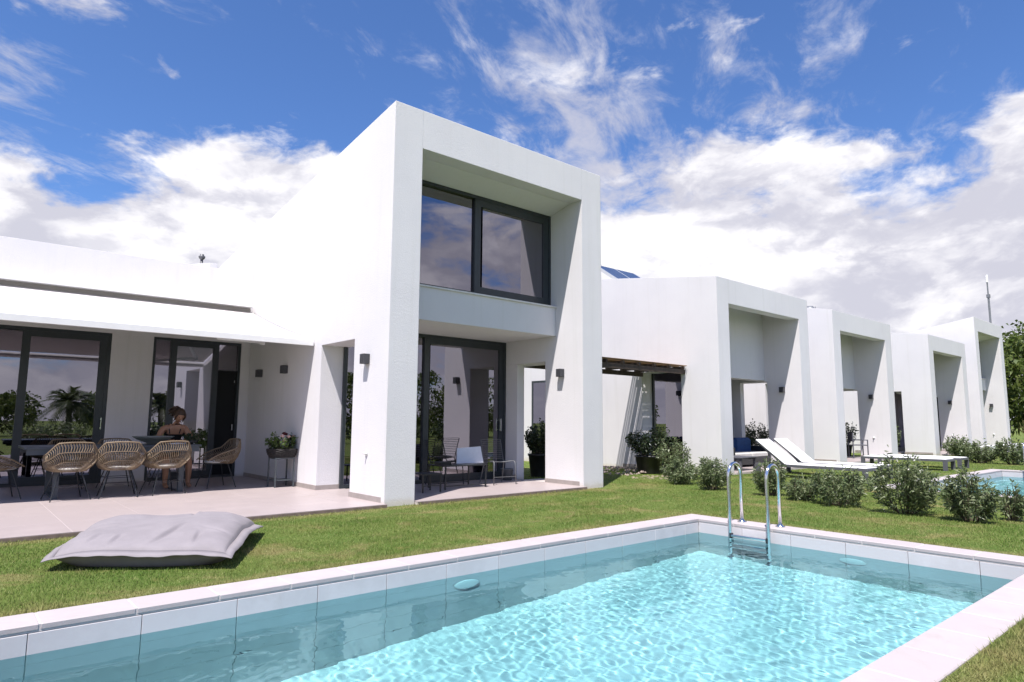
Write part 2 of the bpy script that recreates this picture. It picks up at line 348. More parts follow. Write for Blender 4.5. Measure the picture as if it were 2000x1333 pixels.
def stone_mesh(name, sx, sy, sz, bev, m):
    o = MB().bbox(-sx / 2, sx / 2, -sy / 2, sy / 2, -sz, 0, bev).build(name, m); me = o.data; bpy.data.objects.remove(o); return me
WATER_Z = -0.155; DEPTH = 1.56; D_SHALLOW = 1.12; D_SLOPE = 0.055
def ripple(x, y, seed, amp):
    rng = np.random.default_rng(seed); z = np.zeros_like(x)
    for k in range(34):
        lam = 0.055 * (1.055 ** k) * rng.uniform(0.9, 1.1); a = rng.uniform(0, 2 * np.pi); kk = 2 * np.pi / lam
        bend = 0.25 * np.sin(x * rng.uniform(0.5, 1.6) + y * rng.uniform(0.5, 1.6) + rng.uniform(0, 6))
        z += lam ** 0.85 * np.sin(kk * (x * np.cos(a) + y * np.sin(a)) + bend * 6 + rng.uniform(0, 6.3))
    return z / z.std() * amp
def build_pool(x0, x1, main):
    pool = empty('pool_basin', ((x0 + x1) / 2, (PY0 + PY1) / 2, 0)); tag(pool, 'tiled rectangular basin of the near swimming pool' if main else 'tiled rectangular basin of the far swimming pool', 'pool', kind='structure')
    ox, oy = pool.location.x, pool.location.y; ix0, ix1, iy0, iy1 = x0 + CW - ox, x1 - CW - ox, PY0 + CW - oy, PY1 - CW - oy
    X0, X1, Y0, Y1 = x0 - ox, x1 - ox, PY0 - oy, PY1 - oy; zb = WATER_Z - DEPTH; s = 0.022
    b = MB()                                    # concrete shell behind the tiles
    b.box(X0, X1, iy1 + s, Y1, zb - 0.2, -0.036); b.box(X0, X1, Y0, iy0 - s, zb - 0.2, -0.036)
    b.box(X0, ix0 - s, iy0 - s, iy1 + s, zb - 0.2, -0.036); b.box(ix1 + s, X1, iy0 - s, iy1 + s, zb - 0.2, -0.036)
    b.build('pool_shell', M_PGROUT, pool)
    zfl = lambda x: max(zb, WATER_Z - D_SHALLOW - (ix1 - x) * D_SLOPE)
    fixn(MB().prism([(ix0 - s, zb - 0.2), (ix1 + s, zb - 0.2), (ix1 + s, zfl(ix1) - 0.004), (ix0 - s, zfl(ix0) - 0.004)], 'y', iy0 - s, iy1 + s).build('floor_bed', mat('floor_grout', (0.78, 0.78, 0.77), 0.8), pool))
    g = MB(); t = 0.004
    for q in ((X0, X1, iy1 + 0.004, Y1 - 0.004), (X0, X1, Y0 + 0.004, iy0 - 0.004)): g.box(q[0] + t, q[1] - t, q[2], q[3], -0.035, 0.0085)
    for q in ((X0 + 0.004, ix0 - 0.004), (ix1 + 0.004, X1 - 0.004)): g.box(q[0], q[1], iy0, iy1, -0.035, 0.0085)
    g.build('coping_bed', M_CGROUT, pool)
    me1 = stone_mesh('coping_stone', 0.5 - 0.005, CW, 0.032, 0.006, M_COPING); me2 = stone_mesh('coping_stone', CW, 0.5 - 0.005, 0.032, 0.006, M_COPING)
    mec = stone_mesh('coping_stone', CW + 0.095 - 0.005, CW, 0.032, 0.006, M_COPING)
    n = int(round((X1 - X0) / 0.5)); zt = 0.012
    for k in range(n):
        for yy in (Y1 - CW / 2, Y0 + CW / 2): share('coping_stone', me1, pool, (X0 + 0.25 + k * 0.5, yy, zt + random.uniform(-0.001, 0.001)))
    L = iy1 - iy0; n2 = 7; p2 = L / n2; me2 = stone_mesh('coping_stone', CW, p2 - 0.005, 0.032, 0.006, M_COPING)
    for k in range(n2):
        for xx in (X1 - CW / 2, X0 + CW / 2): share('coping_stone', me2, pool, (xx, iy0 + p2 * (k + 0.5), zt + random.uniform(-0.001, 0.001)))
    # wall tiles (0.59 x 0.295), far two walls are the ones in sight
    p = 0.588; rz = 0.295
    def wt(sx, sy): return stone_mesh('wall_tile', sx, sy, rz - 0.004, 0.002, M_PTILE)
    tA = wt(p - 0.004, 0.02); tB = wt(0.02, p - 0.004)
    rows = int(math.ceil((DEPTH - 0.0) / rz)) + 1
    nx = int(math.ceil((ix1 - ix0) / p)); ny = int(math.ceil((iy1 - iy0) / p))
    for r in range(rows):
        z = -0.038 - r * rz
        for k in range(nx):
            xx = ix1 - p * (k + 0.5) + (0.30 if True else 0)
            if xx + p / 2 > ix1:                # cut piece in the corner
                share('wall_tile', wt(ix1 - (xx - p / 2) - 0.004, 0.02), pool, ((ix1 + xx - p / 2) / 2, iy1 + 0.01, z)); continue
            share('wall_tile', tA, pool, (xx, iy1 + 0.01, z))
        for k in range(ny):
            yy = iy1 - p * (k + 0.5); y_lo = yy - p / 2
            if y_lo < iy0: share('wall_tile', wt(0.02, yy + p / 2 - iy0 - 0.004), pool, (ix1 + 0.01, (iy0 + yy + p / 2) / 2, z)); continue
            share('wall_tile', tB, pool, (ix1 + 0.01, yy, z))
    w = MB(); w.box(ix0 - 0.02, ix1, iy0 - 0.02, iy0 - 0.002, zb, -0.037); w.box(ix0 - 0.02, ix0 - 0.002, iy0, iy1, zb, -0.037); w.build('near_lining', M_PTILE, pool)
    if main:
        ft = stone_mesh('floor_tile', p - 0.006, p - 0.006, 0.01, 0.002, M_PFLOOR)
        for i in range(nx):
            for j in range(ny): share('floor_tile', ft, pool, (ix1 - p * (i + 0.5), iy1 - p * (j + 0.5), zfl(ix1 - p * (i + 0.5)))).rotation_euler = (0, -math.atan(D_SLOPE), 0)
    else: fixn(MB().prism([(ix0, zfl(ix0) - 0.01), (ix1, zfl(ix1) - 0.01), (ix1, zfl(ix1)), (ix0, zfl(ix0))], 'y', iy0, iy1).build('floor_lining', M_PFLOOR, pool))
    # underwater lamps
    for (lx, ly, ax) in (((3.62 if main else 17.0) - ox, iy1 - 0.004, 'y'), (ix1 - 0.004, 2.98 - oy, 'x')):
        prof = [(0.0, 0.0), (0.135, 0.0), (0.135, 0.010), (0.12, 0.018), (0.07, 0.026), (0.0, 0.028)]
        lm = MB().lathe(prof[::-1], 24).build('pool_light', M_WHITEM, pool, True)
        lm.rotation_euler = (R(90), 0, 0) if ax == 'y' else (0, R(-90), 0); lm.location = (lx, ly, WATER_Z - 0.30)
    # water: closed body, wavy top
    dx = 0.0108 if main else 0.07; nx_, ny_ = int((ix1 - ix0) / dx), int((iy1 - iy0) / dx)
    gx, gy = np.meshgrid(np.linspace(ix0 - 0.008, ix1 + 0.008, nx_), np.linspace(iy0 - 0.008, iy1 + 0.008, ny_), indexing='ij')
    gz = ripple(gx, gy, 5 if main else 9, 0.00036 if main else 0.004)
    gz *= 0.62 + 0.55 * (0.5 + 0.5 * np.sin(gx * 1.3 + 1.2 * np.sin(gy * 1.9 + 0.7)) * np.sin(gy * 2.1 - 0.8 * gx + 0.9 * np.sin(gx * 2.3))) + 0.35 * np.clip((0.3 - gy) / 2.0, 0, 1)
    ex = np.minimum(np.minimum(gx - ix0, ix1 - gx), np.minimum(gy - iy0, iy1 - gy)); gz *= np.clip(0.45 + ex / 0.9, 0, 1)
    V = np.stack([gx, gy, gz + WATER_Z], -1).reshape(-1, 3); idx = np.arange(nx_ * ny_).reshape(nx_, ny_)
    F = np.stack([idx[:-1, :-1], idx[1:, :-1], idx[1:, 1:], idx[:-1, 1:]], -1).reshape(-1, 4)
    Vb = V.copy(); Vb[:, 2] = zb - 0.006; ring = np.concatenate([idx[:, 0], idx[-1, 1:], idx[-2::-1, -1], idx[0, -2:0:-1]])
    nb = len(V); rb = nb + np.arange(len(ring)); V2 = np.concatenate([V, Vb[ring]])
    S = np.stack([ring, np.roll(ring, -1), np.roll(rb, -1), rb], -1)[:, ::-1]
    cb = len(V2); V2 = np.concatenate([V2, [[0, 0, zb - 0.006]]]); n_r = len(rb)
    B = np.stack([np.full(n_r, cb), rb, np.roll(rb, -1), np.roll(rb, -1)], -1)
    me = bpy.data.meshes.new('water')
    fs = [tuple(f) for f in F.tolist()] + [tuple(f) for f in S.tolist()] + [tuple(f[:3][::-1]) for f in B.tolist()]
    me.from_pydata(V2.tolist(), [], fs); me.materials.append(M_WATER)
    sm = np.zeros(len(fs), dtype=bool); sm[:len(F)] = True; me.polygons.foreach_set('use_smooth', sm)
    wo = bpy.data.objects.new('water', me); COL.objects.link(wo); wo.location = pool.location; fixn(wo)
    tag(wo, 'clear turquoise water of the near pool' if main else 'clear turquoise water of the far pool', 'water', kind='structure')
    if True:
        try:
            wo.cycles.is_caustics_caster = True
            for o in COL.objects:
                if o.parent == pool: o.cycles.is_caustics_receiver = True
        except Exception as e: print('caustics', e)
build_pool(*POOLS[0], True); build_pool(*POOLS[1], False)

def build_terrace():
    T = empty('terrace', (0, 0, 0)); MB().box(-5.1, 4.73, 8.122, 8.139, -0.05, 0.038).box(5.25, 8.78, 8.122, 8.139, -0.05, 0.038).build('edge_strip', mat('edge_brown', (0.20, 0.15, 0.125), 0.8, 0.3, 8), T); tag(T, 'pinkish stone-tiled terrace in front of the main house', 'terrace', kind='structure')
    b = MB(); b.box(-5.1, 4.735, 8.14, 13.94, -0.05, 0.0475); b.box(5.24, 8.79, 8.14, 10.36, -0.05, 0.0475)
    b.box(4.735, 5.15, 9.29, 10.45, -0.05, 0.047); b.box(8.79, 9.31, 9.25, 9.88, -0.05, 0.047); b.build('slab', M_GROUT, T)
    me = {}
    def tile(x0, x1, y0, y1):
        k = (round(x1 - x0, 3), round(y1 - y0, 3))
        if k not in me: me[k] = stone_mesh('tile', k[0] - 0.004, k[1] - 0.004, 0.009, 0.0015, M_TILE)
        share('tile', me[k], T, ((x0 + x1) / 2, (y0 + y1) / 2, 0.05))
    p = 0.81
    def area(ax, bx, ay, by, x_ref, y_ref):
        i0 = math.floor((ax - x_ref) / p); j0 = math.floor((ay - y_ref) / p); i = i0
        while x_ref + i * p < bx - 0.01:
            j = j0
            while y_ref + j * p < by - 0.01:
                x0, x1, y0, y1 = max(ax, x_ref + i * p), min(bx, x_ref + (i + 1) * p), max(ay, y_ref + j * p), min(by, y_ref + (j + 1) * p)
                if x1 - x0 > 0.02 and y1 - y0 > 0.02: tile(x0, x1, y0, y1)
                j += 1
            i += 1
    area(-5.1, 4.735, 8.13, 13.94, 1.085, 8.13); area(5.235, 8.79, 8.13, 10.36, 1.085, 8.13)
    area(4.735, 5.235, 9.28, 10.45, 4.735, 9.28)
    # paving in front of the other houses
    for k, (x0, yf) in enumerate(((13.51, 8.33), (20.10, 8.50), (28.36, 8.46))):
        q = empty('terrace', (x0, yf, 0)); tag(q, ('stone-tiled porch floor of the house with the blue sofa', 'stone-tiled porch floor of the house behind the flat sunbeds', 'stone-tiled porch floor of the second house from the tree')[k], 'terrace', kind='structure')
        MB().box(0.5, 4.06, -0.06, 2.1, -0.05, 0.0475).build('slab', M_GROUT, q)
        for i in range(5):
            for j in range(3):
                w = min(0.81, 3.56 - i * 0.81); l = min(0.81, 2.16 - j * 0.81)
                if w > 0.05: share('tile', stone_mesh('tile', w - 0.004, l - 0.004, 0.009, 0.0015, M_TILE), q, (0.5 + i * 0.81 + w / 2, -0.06 + j * 0.81 + l / 2, 0.05))
build_terrace()

# ------------------------------------------------------------------ houses
W, PL, PR = 4.582, 0.493, 0.528           # facade width, left and right pillar
def window(parent, name, x0, x1, z0, z1, y, fw_=0.055, dep=0.07, panes=None, sash=None):
    """frame in the XZ plane facing -y; panes: list of (x0,x1,z0,z1)"""
    w = MB(); w.box(x0, x0 + fw_, y, y + dep, z0, z1); w.box(x1 - fw_, x1, y, y + dep, z0, z1)
    w.box(x0 + fw_, x1 - fw_, y, y + dep, z0, z0 + fw_); w.box(x0 + fw_, x1 - fw_, y, y + dep, z1 - fw_, z1)
    f = w.build(name, M_FRAME, parent)
    for s in sash or []:
        a, b_, c, d, t, yy = s
        q = MB(); q.box(a, a + t, yy, yy + 0.05, c, d); q.box(b_ - t, b_, yy, yy + 0.05, c, d); q.box(a + t, b_ - t, yy, yy + 0.05, c, c + t); q.box(a + t, b_ - t, yy, yy + 0.05, d - t, d)
        q.build('sash', M_FRAME, f)
    for a, b_, c, d, yy in panes or []:
        MB().box(a, b_, yy, yy + 0.008, c, d).build('pane', M_GLASS, f)
    return f
def lamp(parent, x, y, z, nx):
    """up/down wall light, box of 13 x 15 cm on a side wall; nx: direction of the wall normal"""
    b = MB(); a, c = sorted((x, x + nx * 0.105)); b.bbox(a, c, y - 0.065, y + 0.065, z - 0.075, z + 0.075, 0.006)
    o = b.build('wall_lamp', M_LAMP, parent)
    return o
def house(x0, yf, H, slope, L, label, kind, name='white_house'):
    h = empty(name, (x0, yf, 0), 0, label, 'house', 'row of white houses')
    zr = lambda y: H + slope * y
    oH = 2.46; sH = 2.36; openZ = H - 0.611 if kind == 'tall' else H - 0.60
    a, b2 = 1.05, 2.24
    left = [(0, -0.05), (a, -0.05), (a, oH), (b2, oH), (b2, -0.05), (L, -0.05), (L, zr(L)), (0, zr(0))]
    a2, c2 = 1.0, 1.68
    right = [(0, -0.05), (a2, -0.05), (a2, sH), (L, sH), (L, zr(L)), (0, zr(0))]; c2 = 1.83
    MB().box(W - PR, W - PR + 0.19, c2, L, -0.05, sH - 0.001).build('thin_wall', M_STUCCO, h)
    fixn(MB().prism(left, 'x', 0, PL).build('side_wall', M_STUCCO, h)); fixn(MB().prism(right, 'x', W - PR, W).build('side_wall', M_STUCCO, h))
    xi0, xi1 = PL, W - PR
    fixn(MB().prism([(0, openZ), (0.31, openZ), (0.31, zr(0.31)), (0, zr(0))], 'x', xi0, xi1).build('lintel', M_STUCCO, h))
    fixn(MB().prism([(0.31, zr(0.31) - 0.30), (L, zr(L) - 0.30), (L, zr(L) - 0.12), (0.31, zr(0.31) - 0.12)], 'x', xi0, xi1).build('roof', M_PAINT, h))
    MB().box(xi0, xi1, L - 0.25, L - 0.002, -0.05, zr(L) - 0.002).build('rear_wall', M_STUCCO, h)
    MB().box(xi0, xi1, 2.30, L - 0.25, -0.05, 0.045).build('floor', M_FLOORIN, h)
    # porch door at the back of the covered terrace
    dz = 2.83; yd = 2.185
    window(h, 'door', xi0 - 0.09, xi1 - 0.002, 0.05, dz, yd, 0.06, 0.09,
           panes=[(xi0, 2.06, 0.10, dz - 0.06, yd + 0.055), (2.18, xi1 - 0.20, 0.15, dz - 0.16, yd + 0.025)],
           sash=[(2.04, xi1 - 0.07, 0.075, dz - 0.055, 0.115, yd + 0.006)])
    MB().box(xi1 - 0.175, xi1 - 0.155, yd - 0.055, yd - 0.025, 1.0, 1.25).add([], []).box(xi1 - 0.175, xi1 - 0.155, yd - 0.03, yd + 0.01, 1.02, 1.04).box(xi1 - 0.175, xi1 - 0.155, yd - 0.03, yd + 0.01, 1.21, 1.23).build('handle', M_STEEL, h)
    if kind == 'tall':
        # sloping ceiling in front of the upper window
        fixn(MB().prism([(0.31, openZ), (0.84, openZ - 0.125), (0.84, zr(.84) - 0.31), (0.31, zr(.31) - 0.31)], 'x', xi0, xi1).build('ceiling', M_STUCCO, h))
        MB().box(xi0, xi1, 0.706, 2.34, 2.835, 3.385).build('balcony_wall', M_STUCCO, h)
        MB().box(xi0, xi1 + 0.004, 0.676, 0.95, 3.386, 3.412).build('sill', M_SILL, h)
        z0, z1, yw = 3.413, 5.245, 0.84
        MB().box(xi0, xi1, 0.93, 4.0, 3.386, 3.41).build('upper_floor', M_FLOORIN, h)
        MB().box(xi0, xi1, 4.0, 4.1, 2.9, zr(4) - 0.3).build('partition', M_PAINT, h)
        mx = 2.12 + 0.06
        window(h, 'window', xi0 + 0.002, xi1 - 0.002, z0, z1, yw, 0.055, 0.09,
               panes=[(xi0 + 0.05, mx, z0 + 0.05, z1 - 0.05, yw + 0.06), (mx + 0.18, xi1 - 0.19, z0 + 0.14, z1 - 0.18, yw + 0.03)],
               sash=[(mx - 0.01, xi1 - 0.06, z0 + 0.03, z1 - 0.05, 0.135, yw + 0.008)])
        n = 60; vs = []
        for i in range(n + 1):
            x = xi1 - 1.0 + 0.98 * i / n; yy = 1.06 + 0.035 * math.sin(i * 1.05) + 0.012 * math.sin(i * 2.7)
            vs += [(x, yy, z0), (x, yy, z1 + 0.02)]
        MB().add(vs, [(2 * i, 2 * i + 2, 2 * i + 3, 2 * i + 1) for i in range(n)]).build('curtain', mat('curtain', (0.72, 0.70, 0.68), 0.9), h, True)
    else:
        MB().box(xi0, xi1, 1.06, 1.40, 2.39, zr(1.2) - 0.12).build('upper_wall', M_STUCCO, h)
        MB().box(xi0, xi1, 1.40, 2.34, 2.835, 3.0).build('porch_ceiling', M_STUCCO, h)
        MB().box(xi0, xi1, 2.2, 2.34, 3.0, zr(2.2) - 0.31).build('upper_rear_wall', M_STUCCO, h)
    # lights, tap, skirting
    lamp(h, xi1, 0.54, 2.115, -1)
    if x0 < 6: lamp(h, 0, 0.61, 2.115, -1)
    sx_ = 0 if x0 < 6 else xi1
    MB().lathe([(0.0, 0), (0.035, 0), (0.035, 0.02), (0.014, 0.03), (0.012, 0.06), (0, 0.062)], 12).build('outdoor_socket', M_WHITEM, h, True, (sx_, 0.545, 0.72)).rotation_euler = (0, R(-90), 0)
    t = 0.012
    class SK:
        def box(s_, *q): MB().box(*q).build('skirting', M_SKIRT, h)
        def build(s_, *q): pass
    sk = SK()
    sk.box(-t, 0.0, 0.10, a - 0.003, 0.048, 0.125); sk.box(-t, PL, a - 0.003, a + t, 0.048, 0.1245); sk.box(-t, 0, b2 - t, 5.70 if x0 < 6 else 2.9, 0.048, 0.125); sk.box(0, PL - 0.09, b2 - t, b2, 0.048, 0.1245)
    sk.box(xi1 - t, xi1, 0.10, a2, 0.048, 0.125); sk.box(xi1 - t, xi1, c2, yd, 0.048, 0.125); sk.build('skirting', M_SKIRT, h)
    return h
HA = house(4.74, 8.225, 5.984, -0.136, 8.2, 'tall white house with sloping roof and big upper window', 'tall')
HB = house(13.51, 8.33, 4.64, 0.140, 8.0, 'low white house with the blue sofa on its porch', 'low')
HC = house(20.10, 8.50, 4.63, 0.20, 8.0, 'low white house right behind the flat sunbeds', 'low')
HD = house(28.36, 8.46, 4.63, 0.14, 8.0, 'low white house next to the farthest tall one', 'low')
HE = house(34.42, 8.42, 5.97, -0.18, 8.0, 'tall white house farthest along the row, beside the tree', 'tall')
# party wings set back between the houses
for hh, x1, wx in ((HB, 0.0, None),):
    window(hh, 'side_window', -0.0, 0.001, 0.0, 0.001, 5.0)  if False else None
def side_window(parent, y0, y1, z0, z1):
    w = MB(); d = 0.05; x = -0.004
    w.box(x - 0.02, x + d, y0, y0 + 0.06, z0, z1); w.box(x - 0.02, x + d, y1 - 0.06, y1, z0, z1); w.box(x - 0.02, x + d, y0 + 0.06, y1 - 0.06, z0, z0 + 0.06); w.box(x - 0.02, x + d, y0 + 0.06, y1 - 0.06, z1 - 0.06, z1)
    f = w.build('window', M_FRAME, parent); MB().box(x - 0.012, x - 0.006, y0 + 0.06, y1 - 0.06, z0 + 0.06, z1 - 0.06).build('pane', M_GLASS, f)
side_window(HB, 5.5, 6.42, 0.1, 2.42)

def build_wing():
    """dining wing of the tall house, local to HA"""
    ox, oy = 4.74, 8.225
    yb = 13.95 - oy; lx = lambda X: X - ox
    b = MB(); T = 0.28
    b.box(lx(-6), 0, yb, yb + T, 2.775, 4.29)                      # band and parapet
    b.box(lx(2.22), lx(2.915), yb, yb + T, -0.05, 2.775); b.box(lx(4.56), 0, yb, yb + T, -0.05, 2.775); b.box(lx(-6), lx(-2.2), yb, yb + T, -0.05, 2.775)
    b.box(lx(-6), lx(-5.75), yb + T, yb + 6, -0.05, 4.29); b.box(lx(-6), 0, yb + 6, yb + 6.25, -0.05, 4.28)
    b.build('wing_wall', M_STUCCO, HA)
    MB().box(lx(-5.75), -0.001, yb + T, yb + 6, 3.7, 3.9).build('wing_roof', M_PAINT, HA)
    MB().box(lx(-5.75), -0.001, yb + T, yb + 6, -0.05, 0.045).build('wing_floor', M_FLOORIN, HA)
    z1 = 2.775; y = yb + 0.02
    window(HA, 'window', lx(-2.2), lx(2.22), 0.05, z1, y, 0.06, 0.1,
           panes=[(lx(-2.14), lx(-0.42), 0.10, z1 - 0.08, y + 0.05), (lx(-0.42), lx(0.92), 0.10, z1 - 0.08, y + 0.05), (lx(1.0), lx(2.04), 0.18, z1 - 0.14, y + 0.03)],
           sash=[(lx(0.89), lx(2.16), 0.08, z1 - 0.04, 0.12, y + 0.008), (lx(-0.48), lx(-0.36), 0.08, z1 - 0.04, 0.06, y + 0.008)])
    window(HA, 'door', lx(2.915), lx(4.56), 0.05, z1, y, 0.05, 0.1,
           panes=[(lx(2.96), lx(3.24), 0.10, z1 - 0.05, y + 0.05), (lx(3.35), lx(4.03), 0.15, z1 - 0.14, y + 0.03), (lx(4.11), lx(4.52), 2.2, z1 - 0.05, y + 0.05)],
           sash=[(lx(3.23), lx(4.13), 0.08, z1 - 0.03, 0.115, y + 0.008)])
    # fly-screen leaf, black, next to the door
    MB().box(lx(4.13), lx(4.51), y + 0.03, y + 0.045, 0.08, 2.19).build('fly_screen', mat('fly_screen', (0.006, 0.007, 0.009), 0.9), HA)
    MB().box(lx(4.44), lx(4.462), y - 0.03, y + 0.03, 1.95, 2.0).box(lx(4.44), lx(4.462), y - 0.03, y + 0.03, 0.98, 1.10).build('handle', M_STEEL, HA)
    MB().box(lx(2.135), lx(2.15), y - 0.05, y - 0.03, 1.0, 1.22).box(lx(2.13), lx(2.155), y - 0.035, y + 0.01, 1.02, 1.04).box(lx(2.13), lx(2.155), y - 0.035, y + 0.01, 1.18, 1.20).build('handle', M_STEEL, HA)
    # wall lamps under the awning
    lamp(HA, 0, 11.944 - oy, 2.13, -1); lamp(HA, 0, 13.225 - oy, 2.12, -1)
    # awning
    aw = MB(); xa, xb = lx(-3.2), lx(4.68)
    aw.bbox(xa, xb, yb - 0.22, yb - 0.003, 3.525, 3.575, 0.012); MB().box(xa, xb, yb - 0.045, yb - 0.004, 3.33, 3.524).build('awning_shade_strip', mat('shade_grey', (0.30, 0.28, 0.265), 0.7), HA)  # shadow under the cassette, painted as a grey strip
    A = aw.build('awning', M_WHITEM, HA)
    n = 26; fv = []; xe = lx(4.715)
    y0, z0, y1, z1 = yb - 0.06, 3.44, 10.84 - oy, 2.60
    cols = 40
    for j in range(cols + 1):
        X = xa + (xb + 0.02 - xa) * j / cols
        for i in range(n + 1):
            t = i / n; fv.append((X, y0 + (y1 - y0) * t, z0 + (z1 - z0) * t - 0.05 * math.sin(math.pi * t) + 0.006 * math.sin(j * 1.9) * math.sin(math.pi * t) + (0.004 * math.sin(j * 2.6) if i == 0 else 0)))
    m_ = n + 1
    MB().add(fv, [(j * m_ + i, (j + 1) * m_ + i, (j + 1) * m_ + i + 1, j * m_ + i + 1) for j in range(cols) for i in range(n)]).build('canopy', M_AWN, A, True)
    fb = MB(); prof = [(0.0, 0.0), (0.07, 0.0), (0.11, 0.03), (0.115, 0.07), (0.08, 0.115), (0.03, 0.12), (0.0, 0.09)]
    fb.prism([(10.74 - oy + q[0], 2.475 + q[1]) for q in prof], 'x', xa - 0.01, xe); fixn(fb.build('front_bar', M_WHITEM, A))
    for ex, sx in ((3.3, 1), (-1.6, -1)):
        e = (lx(ex + 0.95 * sx), 11.9 - oy, 2.60); s_ = (lx(ex), yb - 0.15, 3.30); k = (lx(ex - 0.1), 10.95 - oy, 2.50)
        MB().bar(s_, e, 0.045, 0.07).bar(e, k, 0.04, 0.06).lathe([(0, -0.05), (0.045, -0.05), (0.045, 0.05), (0, 0.05)], 12, e).build('folding_arm', M_WHITEM, A)
    # roof outlet pipe with cowl
    v = MB(); v.tube([(lx(4.74), 18 - oy, 3.9), (lx(4.74), 18 - oy, 5.36)], 0.035, 10); v.lathe([(0.03, 0), (0.075, 0.05), (0.085, 0.09), (0.05, 0.12), (0.05, 0.15), (0.02, 0.16)], 12, (lx(4.74), 18 - oy, 5.34))
    v.build('vent_pipe', mat('vent_grey', (0.12, 0.12, 0.13), 0.5, metal=0.4), HA, True)
    fixn(MB().prism([(16.6 - oy, 3.9), (20 - oy, 3.9), (20 - oy, 5.24), (18.2 - oy, 5.24), (16.6 - oy, 4.98)], 'x', lx(4.56), -0.005).build('stair_roof', M_STUCCO, HA))
build_wing()

# ------------------------------------------------------------------ pergola between the first two houses
def build_pergola():
    pg = empty('pergola', (9.34, 9.2, 0), 0, 'dark wooden pergola with a reed roof between the tall and the low house', 'pergola')
    M_WOOD = mat('dark_wood', (0.060, 0.040, 0.030), 0.7, 0.4, 14, 0.3, 60); M_REED = m_leaf('reeds', (0.16, 0.085, 0.045), (0.26, 0.15, 0.08), (0.34, 0.22, 0.13), 9.0, 0.1, 0.8)
    w = 4.16
    for y in (0.05, 1.32): MB().box(0, w, y, y + 0.07, 2.36, 2.47).build('beam', M_WOOD, pg)
    for k in range(8):
        x = 0.1 + k * 0.56; MB().box(x, x + 0.05, 0.0, 1.5, 2.471, 2.535).build('rafter', M_WOOD, pg)
    rd = MB(); rng = random.Random(3); y = -0.02
    n = 0
    while y < 1.62:
        r = rng.uniform(0.006, 0.012); z = 2.538 + r + rng.uniform(0, 0.022); x0 = rng.uniform(-0.02, 0.02); j = rng.uniform(-0.012, 0.012)
        rd.tube([(x0, y, z), (w * 0.5, y + j, z + rng.uniform(-0.004, 0.012)), (w - 0.01 + rng.uniform(-0.02, 0.01), y + j * 0.3, z)], r, 5); n += 1
        y += 0.013 + (rng.uniform(0.01, 0.024) if rng.random() < 0.14 else 0)
    o = rd.build('reed_roof', M_REED, pg); o['kind'] = 'stuff'
build_pergola()
# rooftop things
def build_solar():
    s = empty('solar_heater', (15.85, 12.7, 0), 0, 'solar water heater with a tilted blue panel on the low house roof', 'solar heater')
    zr = 4.64 + 0.14 * (12.7 - 8.33) - 0.1; M_BLUE = mat('solar_blue', (0.03, 0.05, 0.115), 0.18, 0.1, 3); M_AL = mat('aluminium', (0.62, 0.63, 0.65), 0.35, 0.05, 8, metal=0.6)
    A, B = (0.0, zr + 0.12), (1.55, zr + 1.17); dy, dz = B[0] - A[0], B[1] - A[1]
    f = MB()
    for x in (0.0, 1.0, 2.0): f.bar((x, A[0], A[1]), (x, B[0], B[1]), 0.06, 0.09); f.bar((x, B[0], B[1]), (x, B[0] + 0.05, zr), 0.05, 0.05)
    f.bar((0, B[0], B[1]), (2, B[0], B[1]), 0.05, 0.07); f.bar((0, A[0], A[1]), (2, A[0], A[1]), 0.05, 0.07); f.bar((0, B[0], zr + 0.1), (2, B[0], zr + 0.9), 0.03, 0.03); f.build('support_frame', M_AL, s)
    for x in (0.03, 1.03): fixn(MB().add([(x, A[0], A[1] + 0.05), (x + 0.94, A[0], A[1] + 0.05), (x + 0.94, B[0], B[1] + 0.05), (x, B[0], B[1] + 0.05), (x, A[0], A[1]), (x + 0.94, A[0], A[1]), (x + 0.94, B[0], B[1]), (x, B[0], B[1])],
        [(0, 1, 2, 3), (7, 6, 5, 4), (0, 4, 5, 1), (1, 5, 6, 2), (2, 6, 7, 3), (3, 7, 4, 0)]).build('panel', M_BLUE, s))
    t = MB().lathe([(0, -0.8), (0.22, -0.78), (0.26, -0.7), (0.26, 0.7), (0.22, 0.78), (0, 0.8)], 20).build('tank', M_AL, s, True); t.rotation_euler = (0, R(90), 0); t.location = (1.0, B[0] + 0.4, zr + 0.55)
    MB().tube([(0.25, B[0], B[1]), (0.25, B[0], B[1] + 0.07), (0.3, B[0], B[1] + 0.11)], [0.02, 0.05, 0.02], 8).tube([(0.02, B[0], B[1]), (-0.06, B[0], B[1] - 0.02), (-0.1, B[0] + 0.1, zr)], 0.02, 6).build('air_valve', M_WHITEM, s, True)
build_solar()
def build_antenna():
    a = empty('antenna_mast', (38.0, 8.62, 5.9), 0, 'thin grey antenna mast on the farthest tall house', 'antenna')
    M_A = mat('galvanised', (0.22, 0.23, 0.25), 0.5, 0.2, 12, metal=0.5)
    MB().tube([(0, 0, -0.1), (0, 0, 1.55)], 0.045, 8).tube([(0.0, 0, 1.4), (-0.02, 0, 2.2)], 0.03, 8).build('pole', M_A, a)
    MB().tube([(-0.02, 0, 2.18), (-0.02, 0, 2.55)], 0.055, 10).build('antenna', M_WHITEM, a)
    MB().box(-0.07, 0.07, -0.07, 0.07, 1.42, 1.58).bar((0, 0, 0.9), (0.10, 0, 0.9), 0.05, 0.08).bar((-0.28, 0, 0.12), (0, 0, 0.12), 0.05, 0.05).build('bracket', M_A, a)
build_antenna()
